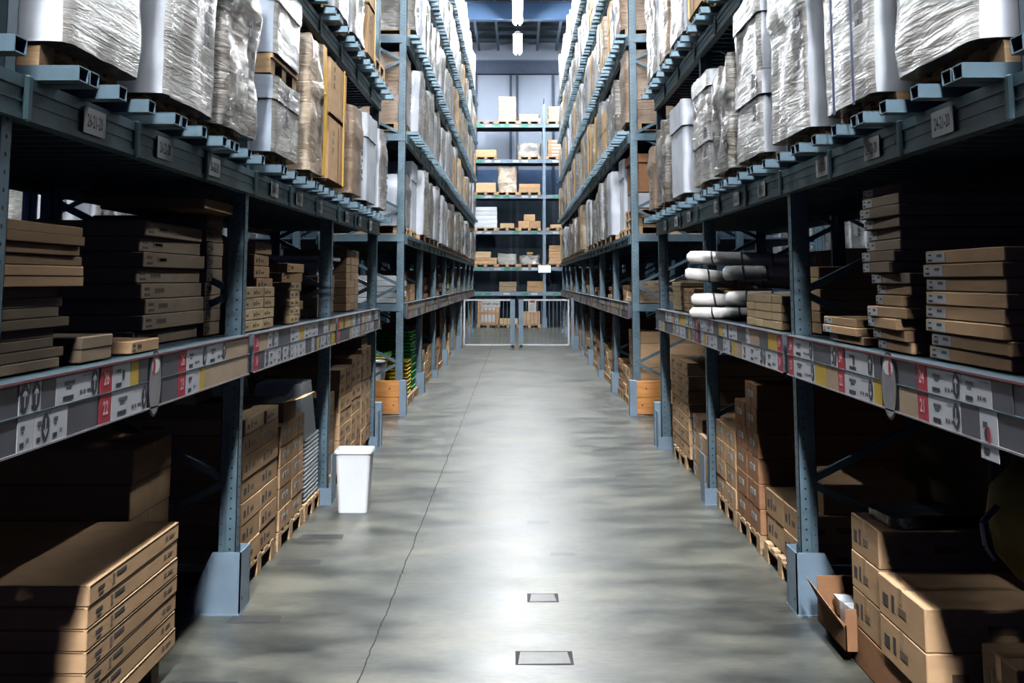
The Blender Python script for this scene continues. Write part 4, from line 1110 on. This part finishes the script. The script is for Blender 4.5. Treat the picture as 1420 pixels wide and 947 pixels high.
# ======== passage: end boards
def board(sg, y, x1, label):
    b = MB(); x0 = XU - .02
    e = empty('end_board', (0, y, 0), label, 'board')
    for i in range(2):
        b = MB(); b.bevbox(sg * x0, sg * x1, -.02, .02, .02 + .205 * i, .22 + .205 * i, 'wood_orange', .004)
        for q in range(3): b.disc((sg * (x0 + .12 + .3 * q + .05 * i), -.0212, .13 + .2 * i), (0, -1, 0), .012, 'knot', 8)
        ob('plank', b, e)
    b = MB(); b.box(sg * (x0 - .035), sg * (x0 + .05), -.05, .06, 0, .43, 'steel_light'); ob('corner_plate', b, e)
for sg in (-1, 1):
    board(sg, UY(4) - .10, XU + 1.15, 'orange pine board guarding the tall %s rack at the passage' % side(sg))
    board(sg, UY(3) + .14, XU + 1.15, 'orange pine board behind the last upright of near %s rack' % side(sg))

# ======== tall racks: first shelf and floor goods
rnd = random.Random(77)
def tall_bay(sg, k):
    ya, yb = UY(k) + .15, UY(k + 1) - .15
    bay = '%s %s bay past passage' % (ORD[k - 4], side(sg))
    ws = ['shelf', 'floor']
    y = ya; q = 0
    while y < yb - .3 and q < 3:                         # on the shelf
        w = rnd.uniform(.45, .95); w = min(w, yb - y); n = rnd.randint(2, 5); h = rnd.uniform(.06, .13)
        if k == 4 and sg < 0 and q == 0: y += .95; q += 1; continue
        kk = rnd.choice(('carton', 'carton', 'carton_pale', 'carton_grey', 'carton_red'))
        nm = {'carton': 'brown', 'carton_pale': 'pale', 'carton_grey': 'dark', 'carton_red': 'reddish'}[kk]
        stack(sg, XU + .06, y, y + w - .04, Z1, n, min(h, .72 / n), .8, kk, rnd.choice(('print', 'square', 'plain')), '%s box' % nm, '%s shelf pile, %s' % (ORD[q], bay), 1, .03, .03, k * 7 + q, 'merge' if k > 7 else 'shelf_box')
        y += w; q += 1
    if k == 4 and sg < 0: return
    y = ya; q = 0
    while y < yb - .3 and q < 3:
        w = rnd.uniform(.7, .95); w = min(w, yb - y); n = rnd.randint(3, 6); h = rnd.uniform(.12, .17)
        if rnd.random() < .12: y += w; q += 1; continue
        kk = rnd.choice(('carton', 'carton', 'carton_pale', 'carton_red'))
        nm = {'carton': 'brown', 'carton_pale': 'pale', 'carton_grey': 'dark', 'carton_red': 'reddish'}[kk]
        pallet(sg * (XU + .04 + .55), y + w / 2, 0, 'floor pallet, %s in the %s' % (ORD[q], bay), None, w)
        stack(sg, XU + .04, y, y + w - .05, .112, n, min(h, .98 / n), .9, kk, rnd.choice(('print', 'square', 'plain', 'slit')), '%s carton' % nm, '%s floor pile, %s' % (ORD[q], bay), 1 if w < .8 else 2, .02, .02, k * 9 + q, 'merge' if k > 7 else 'floor_carton')
        y += w; q += 1
for k in range(4, 12):
    for sg in (-1, 1): tall_bay(sg, k)
m = MB()
for sg_ in MERGE:
    for me, loc in MERGE[sg_]:
        i = len(m.v); m.v += [tuple(Vector(v.co) + Vector(loc)) for v in me.vertices]
        ks = [next(k_ for k_ in M if M[k_] is mt) for mt in me.materials]
        for p in me.polygons: m.f.append(tuple(i + q for q in p.vertices)); m.m.append(m.mi(ks[p.material_index]))
o = ob('far_cartons', m); o['kind'] = 'stuff'; o['label'] = 'small brown cartons piled in the far bays on both sides'; o['category'] = 'boxes'
# dim goods in the rear rows of the near racks
for sg in (-1, 1):
    for k in range(0, 4):
        if k < 3:
            stack(sg, 2.80, UY(k) + 1.5 if k == 0 else UY(k) + .1, UY(k) + 2.6, .0 if k else 1e-3, 3, .33, .85, 'carton_grey', 'plain', 'big dim carton', 'rear row floor, %s near bay, %s side' % (ORD[k], side(sg)), 2 if k else 1) if not (k == 0) else None
            stack(sg, 2.80, UY(k) + .9, UY(k) + 2.6, Z1, 2, .28, .85, 'carton_grey', 'plain', 'dim wide carton', 'rear row shelf, %s near bay, %s side' % (ORD[k], side(sg)), 2) if k else None

# white slabs on the first shelf by the left passage, trays on the floor below
for i in range(5):
    b = MB(); b.bevbox(-.5, .5, -.36, .36, 0, .068, 'white_metal', .006)
    tag(ob('white_slab', b, None, (-(XU + .56) + .01 * (i % 2), 14.62, Z1 + .07 * i + .0005)), 'pale flat panel, %s from below, on the shelf by the left passage' % ORD[i], 'panel', 'pale panels stacked by the left passage')
def tray_mesh(k, L_=.5, W_=.62, h=.055):
    b = MB(); b.hexa([(-L_ / 2 * .9, -W_ / 2 * .9, 0), (L_ / 2 * .9, -W_ / 2 * .9, 0), (L_ / 2 * .9, W_ / 2 * .9, 0), (-L_ / 2 * .9, W_ / 2 * .9, 0), (-L_ / 2, -W_ / 2, h * .6), (L_ / 2, -W_ / 2, h * .6), (L_ / 2, W_ / 2, h * .6), (-L_ / 2, W_ / 2, h * .6)], k)
    b.bevbox(-L_ / 2 - .02, L_ / 2 + .02, -W_ / 2 - .02, W_ / 2 + .02, h * .6, h * .9, k, .006)
    return b.mesh('plastic_tray')
tg, ty = tray_mesh('green'), tray_mesh('yel', .42, .5)
fpal(-1, XU + .03, 15.1, 15.85, 'wooden pallet under the yellow and green trays by the left passage')
pallet(-(XU + .58), 16.35, 0, 'wooden pallet under the taller green tray stack', None, .8)
for i in range(16):
    tag(ob('plastic_tray', tg, None, (-(XU + .33) - (.02 if i % 2 else 0), 16.36, .114 + .051 * i)), 'green plastic tray, %s from the floor in the left stack past the passage' % ORD[i], 'tray', 'stacked green plastic trays')
for i in range(9):
    tag(ob('plastic_tray', ty, None, (-(XU + .28), 15.5, .114 + .051 * i)), 'yellow plastic tray, %s from the floor beside the green stack' % ORD[i], 'tray', 'stacked yellow plastic trays')
tb = bin_mesh(.8, .6, .55, .05)
o = ob('plastic_bin', tb, None, (-2.10, 14.62, .112 + .0)); tag(o, 'large white storage tub inside the rack frame by the left passage', 'bin')
pallet(-(XU + .6), 14.62, 0, 'wooden pallet under the large white tub by the left passage', None, .8)
for i in range(2):
    b = MB(); b.bevbox(-.44, .44, -.32, .32, 0, .03, ['yel', 'green'][i], .01)
    tag(ob('tub_lid', b, None, (-2.10, 14.62, .665 + .032 * i)), '%s plastic lid lying on the large white tub' % ['yellow', 'green'][i], 'lid')

# ------------------------------------------------------------------ the back rack across the end of the aisle
BY = 40.0
root = empty('pallet_rack', (0, 0, 0), 'steel pallet rack standing across the far end of the aisle', 'rack')
BU = (-4.55, -1.80, .95, 3.70)
for x in BU:
    for y in (BY, BY + 1.05):
        b = MB(); b.box(x - .05, x + .05, y, y + .08, 0, 8.0, 'steel_light'); ob('upright', b, root)
    b = MB(); z = .2
    while z < 7.8:
        b.bar((x, BY + .04, z), (x, BY + 1.09, z + .5), .03, .03, 'steel'); b.bar((x, BY + 1.09, z + .5), (x, BY + .04, z + 1.0), .03, .03, 'steel'); z += 1.0
    ob('bracing', b, root)
    b = MB(); b.box(x - .08, x + .08, BY - .03, BY - .02, 0, .35, 'steel_light'); ob('foot_guard', b, root)
rnd = random.Random(3)
for z in (1.25, 2.13, 3.42, 4.70, 5.98, 7.27):
    for xa, xb in zip(BU, BU[1:]):
        for y in (BY - .02, BY + 1.09):
            b = MB(); b.box(xa + .05, xb - .05, y, y + .045, z - .13, z, 'steel_light')
            if y < BY:
                x = xa + .3
                while x < xb - .35:
                    if rnd.random() < .7: b.box(x, x + .22, y - .004, y, z - .11, z - .03, rnd.choice(('paper', 'paper', 'cyan')))
                    x += .33
            ob('beam', b, root)
        b = MB(); b.box(xa + .05, xb - .05, BY + .03, BY + 1.09, z - .03, z - .01, 'deckm'); ob('shelf_deck', b, root)
def bpal(x, z, lab, n=1):
    for i in range(n): pallet(x, BY + .5, z + .111 * i, lab if n == 1 else lab + (', lower' if i == 0 else ', upper'), None, .8, math.pi / 2)
BP = [pallet_mesh(.8, 1.0)]
def bbox(x, z, w, h, k, desc, n=1, dx=0, style=None):
    for i in range(n):
        hh = h / n; b = MB(); b.bevbox(-w / 2, w / 2, -.35, .35, 0, hh - .004, k, .008)
        if style == 'paper': b.box(-w * .3, w * .3, -.352, -.35, hh * .2, hh * .8, 'paper')
        o = ob('cardboard_box' if k.startswith('carton') else 'white_parcel', b, None, (x + dx + .01 * (i % 2), BY + .48, z + .112 + hh * i))
        tag(o, desc if n == 1 else '%s, %s' % (desc, 'topmost' if i == n - 1 else 'lowest' if i == 0 else ORD[i] + ' from below'), 'box' if k.startswith('carton') else 'parcel', None)
def bwrap(x, z, w, h, k, desc, seed=1, amp=.03):
    o = ob('wrapped_load', wrap_body(w, .8, h, seed, amp, .08, k, (), .08), None, (x, BY + .5, z + .114), 0, True); tag(o, desc, 'wrapped load')
X1, X2, X3, X4 = -1.15, -.38, .42, 1.42
n2 = {2: 'second', 3: 'third', 4: 'fourth', 5: 'fifth', 6: 'top'}
Z = {2: 2.13, 3: 3.42, 4: 4.70, 5: 5.98, 6: 7.27}
for lv, xs in {2: (X1, X2, X3, X4), 3: (X1, X2, X3, X4), 4: (X1, X2, X3), 5: (X1, X3, X4), 6: (X1, X2, X3, X4)}.items():
    for x in xs: bpal(x, Z[lv], '%s pallet on the %s level of the back rack' % ({X1: 'leftmost', X2: 'second', X3: 'third', X4: 'rightmost'}[x], n2[lv]))
bbox(X1, Z[2], .8, .22, 'carton', 'brown carton in the lower row, back rack second level left', 2)
bbox(X1, Z[2] + .22, .55, .22, 'carton_pale', 'pale carton in the upper row, back rack second level left', 2, -.1)
bwrap(X2, Z[2], .7, .36, 'w_white', 'white bundled sacks on the second level of the back rack', 2)
bwrap(X3, Z[2], .72, .30, 'w_grey', 'dark wrapped bundle with yellow top on the back rack, second level', 3, .05)
b = MB(); b.bevbox(-.12, .12, -.1, .1, 0, .06, 'yel', .02); tag(ob('yellow_packet', b, None, (X3 + .02, BY + .4, Z[2] + .47)), 'small yellow packet on the dark bundle of the back rack', 'packet')
bbox(X4, Z[2], .62, .66, 'carton', 'flat brown carton in the right stack, back rack second level', 6)
bbox(X1, Z[3], .8, .75, 'smooth', 'white slab in the white stack, back rack third level', 5)
bbox(X2, Z[3], .5, .16, 'carton_pale', 'low pale carton alone on a pallet, back rack third level')
bbox(X3 - .2, Z[3], .39, .24, 'carton', 'left brown carton at the foot of the small pyramid'); bbox(X3 + .2, Z[3], .39, .24, 'carton', 'right brown carton at the foot of the small pyramid')
bbox(X3, Z[3] + .24, .40, .24, 'carton', 'brown carton on top of the small pyramid, back rack')
bbox(X4, Z[3], .5, .12, 'carton_pale', 'low pale carton at right, back rack third level')
bbox(X1, Z[4], .72, .34, 'carton_pale', 'pale carton at left, back rack fourth level')
bwrap(X2, Z[4], .70, .9, 'w_beige', 'tall beige wrapped load on the fourth level of the back rack', 5)
bbox(X3, Z[4], .76, .30, 'carton', 'wide brown crate on the fourth level of the back rack', 2)
bbox(X1, Z[5], .75, .26, 'carton_pale', 'pale crate at left, back rack fifth level')
bwrap(X3, Z[5], .85, .48, 'w_white', 'rounded white pile on the fifth level of the back rack', 6, .05)
bbox(X4, Z[5], .66, .62, 'carton', 'brown carton in the right stack, back rack fifth level', 5, style='paper')
bbox(X2, Z[6], .62, .92, 'carton_pale', 'pale carton in the tall stack, back rack top level', 5, style='paper')
bwrap(X3, Z[6], .78, .26, 'w_beige', 'low beige heap on the top level of the back rack', 8, .05)
bbox(X4, Z[6], .62, .55, 'carton_pale', 'pale carton in the right stack, back rack top level', 5, style='paper')
bbox(-.36, 1.25 - .111, .62, .36, 'carton_grey', 'dark carton on the lowest shelf of the back rack', 2)
bbox(.62, 1.25 - .111, .58, .38, 'carton', 'brown carton on the lowest shelf of the back rack', 2)
bpal(-1.05, 0, 'floor pallet at left under the back rack'); bpal(-.35, 0, 'floor pallet at middle under the back rack'); bpal(.42, 0, 'floor pallet at right under the back rack')
bbox(-1.05, 0, .78, .82, 'carton', 'brown slotted carton with white fronts under the back rack', 2, style='paper')
bbox(-.35, 0, .7, .2, 'carton_pale', 'low carton on the middle floor pallet under the back rack')
bbox(.42, 0, .74, .45, 'carton', 'brown carton at right on the floor under the back rack', 1)
b = MB(); b.box(-.21, .21, -.02, .02, -.12, .12, 'screen'); b.box(-.22, .22, 0, .03, -.13, .13, 'white_metal')
tag(ob('small_sign', b, None, (.95, BY - .07, 2.06)), 'small pale blue lit sign on the back rack upright', 'sign')

# ------------------------------------------------------------------ gate
GY = 28.1
def rod(b, a, c2, r, k='white_metal', n=8): b.tube(a, c2, r, k, n)
for s_, x0, x1, lab in ((-1, -1.33, -.07, 'left leaf of the white barred gate closing the aisle'), (1, .02, 1.26, 'right leaf of the white barred gate closing the aisle')):
    e = empty('gate_leaf', (0, GY, 0), lab, 'gate')
    b = MB(); b.box(x0, x1, -.02, .02, 1.15, 1.19, 'white_metal'); ob('top_rail', b, e)
    b = MB(); b.box(x0, x1, -.02, .02, .05, .09, 'white_metal'); ob('bottom_rail', b, e)
    xs = (x1 - .12, x1) if s_ < 0 else (x0, x0 + .12)
    b = MB(); b.box(xs[0], xs[1], -.025, .025, .12, 1.19, 'steel_light'); ob('meeting_post', b, e)
    b = MB(); xx = x0 if s_ < 0 else x1; b.box(xx - .02, xx + .02, -.02, .02, .05, 1.19, 'white_metal'); ob('hinge_post', b, e)
    n = 13
    for i in range(1, n):
        x = x0 + (x1 - x0) * i / n
        if xs[0] - .02 < x < xs[1] + .02: continue
        b = MB(); rod(b, (x, 0, .07), (x, 0, 1.17), .008, 'steel_light', 6); ob('bar', b, e)
    b = MB(); b.tube((xs[0] + .06, -.02, .045), (xs[0] + .06, .02, .045), .043, 'rubber', 12); ob('caster', b, e)
for x in (-1.42, 1.36):
    b = MB(); b.box(x - .035, x + .035, GY - .035, GY + .035, 0, 1.22, 'steel_light'); b.box(x - .07, x + .07, GY - .07, GY + .07, 0, .01, 'steel_light')
    tag(ob('gate_post', b), 'steel post holding the %s gate leaf' % ('left' if x < 0 else 'right'), 'post')
b = MB(); b.box(-.22, .22, -.004, .004, -.085, .085, 'paper'); put_text(b, 'STAFF ONLY', .082, (0, -.0055, 0), (1, 0, 0), (0, 0, 1), 'black', .95)
b.box(-.215, .215, -.006, -.004, .07, .075, 'ink_soft'); b.box(-.215, .215, -.006, -.004, -.075, -.07, 'ink_soft')
tag(ob('gate_sign', b, None, (-.66, GY - .03, 1.07)), 'white sign reading STAFF ONLY on the left gate leaf', 'sign')
b = MB(); b.box(-.10, .10, -.004, .004, -.15, .15, 'paper'); b.disc((0, -.0052, .11), (0, -1, 0), .075, 'red', 20, .028)
for i in range(6): b.box(-.07, .07 - .02 * (i % 3), -.0055, -.004, .04 - .03 * i, .047 - .03 * i, 'ink_soft')
tag(ob('gate_sign', b, None, (.36, GY - .03, 1.02)), 'white notice with red oval header on the right gate leaf', 'sign')

# ------------------------------------------------------------------ neighbouring aisles, glimpsed through the racks
for sg in (-1, 1):
    root = empty('pallet_rack', (0, 0, 0), 'distant pallet rack seen through gaps beyond the %s racks' % side(sg), 'rack')
    for y in (9.46, 14.46, 19.46, 24.46):
        b = MB(); b.box(sg * 6.65, sg * 6.75, y, y + .08, 0, 6, 'steel'); ob('upright', b, root)
    for z in (1.36, 2.23, 3.51):
        b = MB(); b.box(sg * 6.6, sg * 6.65, 9, 31, z - .12, z, 'steel_light'); ob('beam', b, root)
        b = MB(); b.box(sg * 6.65, sg * 7.6, 9, 31, z - .03, z - .01, 'deckm'); ob('shelf_deck', b, root)
    for i in range(20):
        y = 10 + i * 1.0
        o = ob('wrapped_load', TP[(0, 8, 4, 6)[i % 4]], None, (sg * 7.2, y, 2.24)); o.scale = (1, 1.1, .9)
        tag(o, 'white wrapped load glimpsed in the neighbouring aisle behind the %s racks' % side(sg), 'wrapped load', 'white loads in the neighbouring aisle, %s side' % side(sg))
print('BOXES', NBOX[0], 'OBJECTS', len(bpy.data.objects))
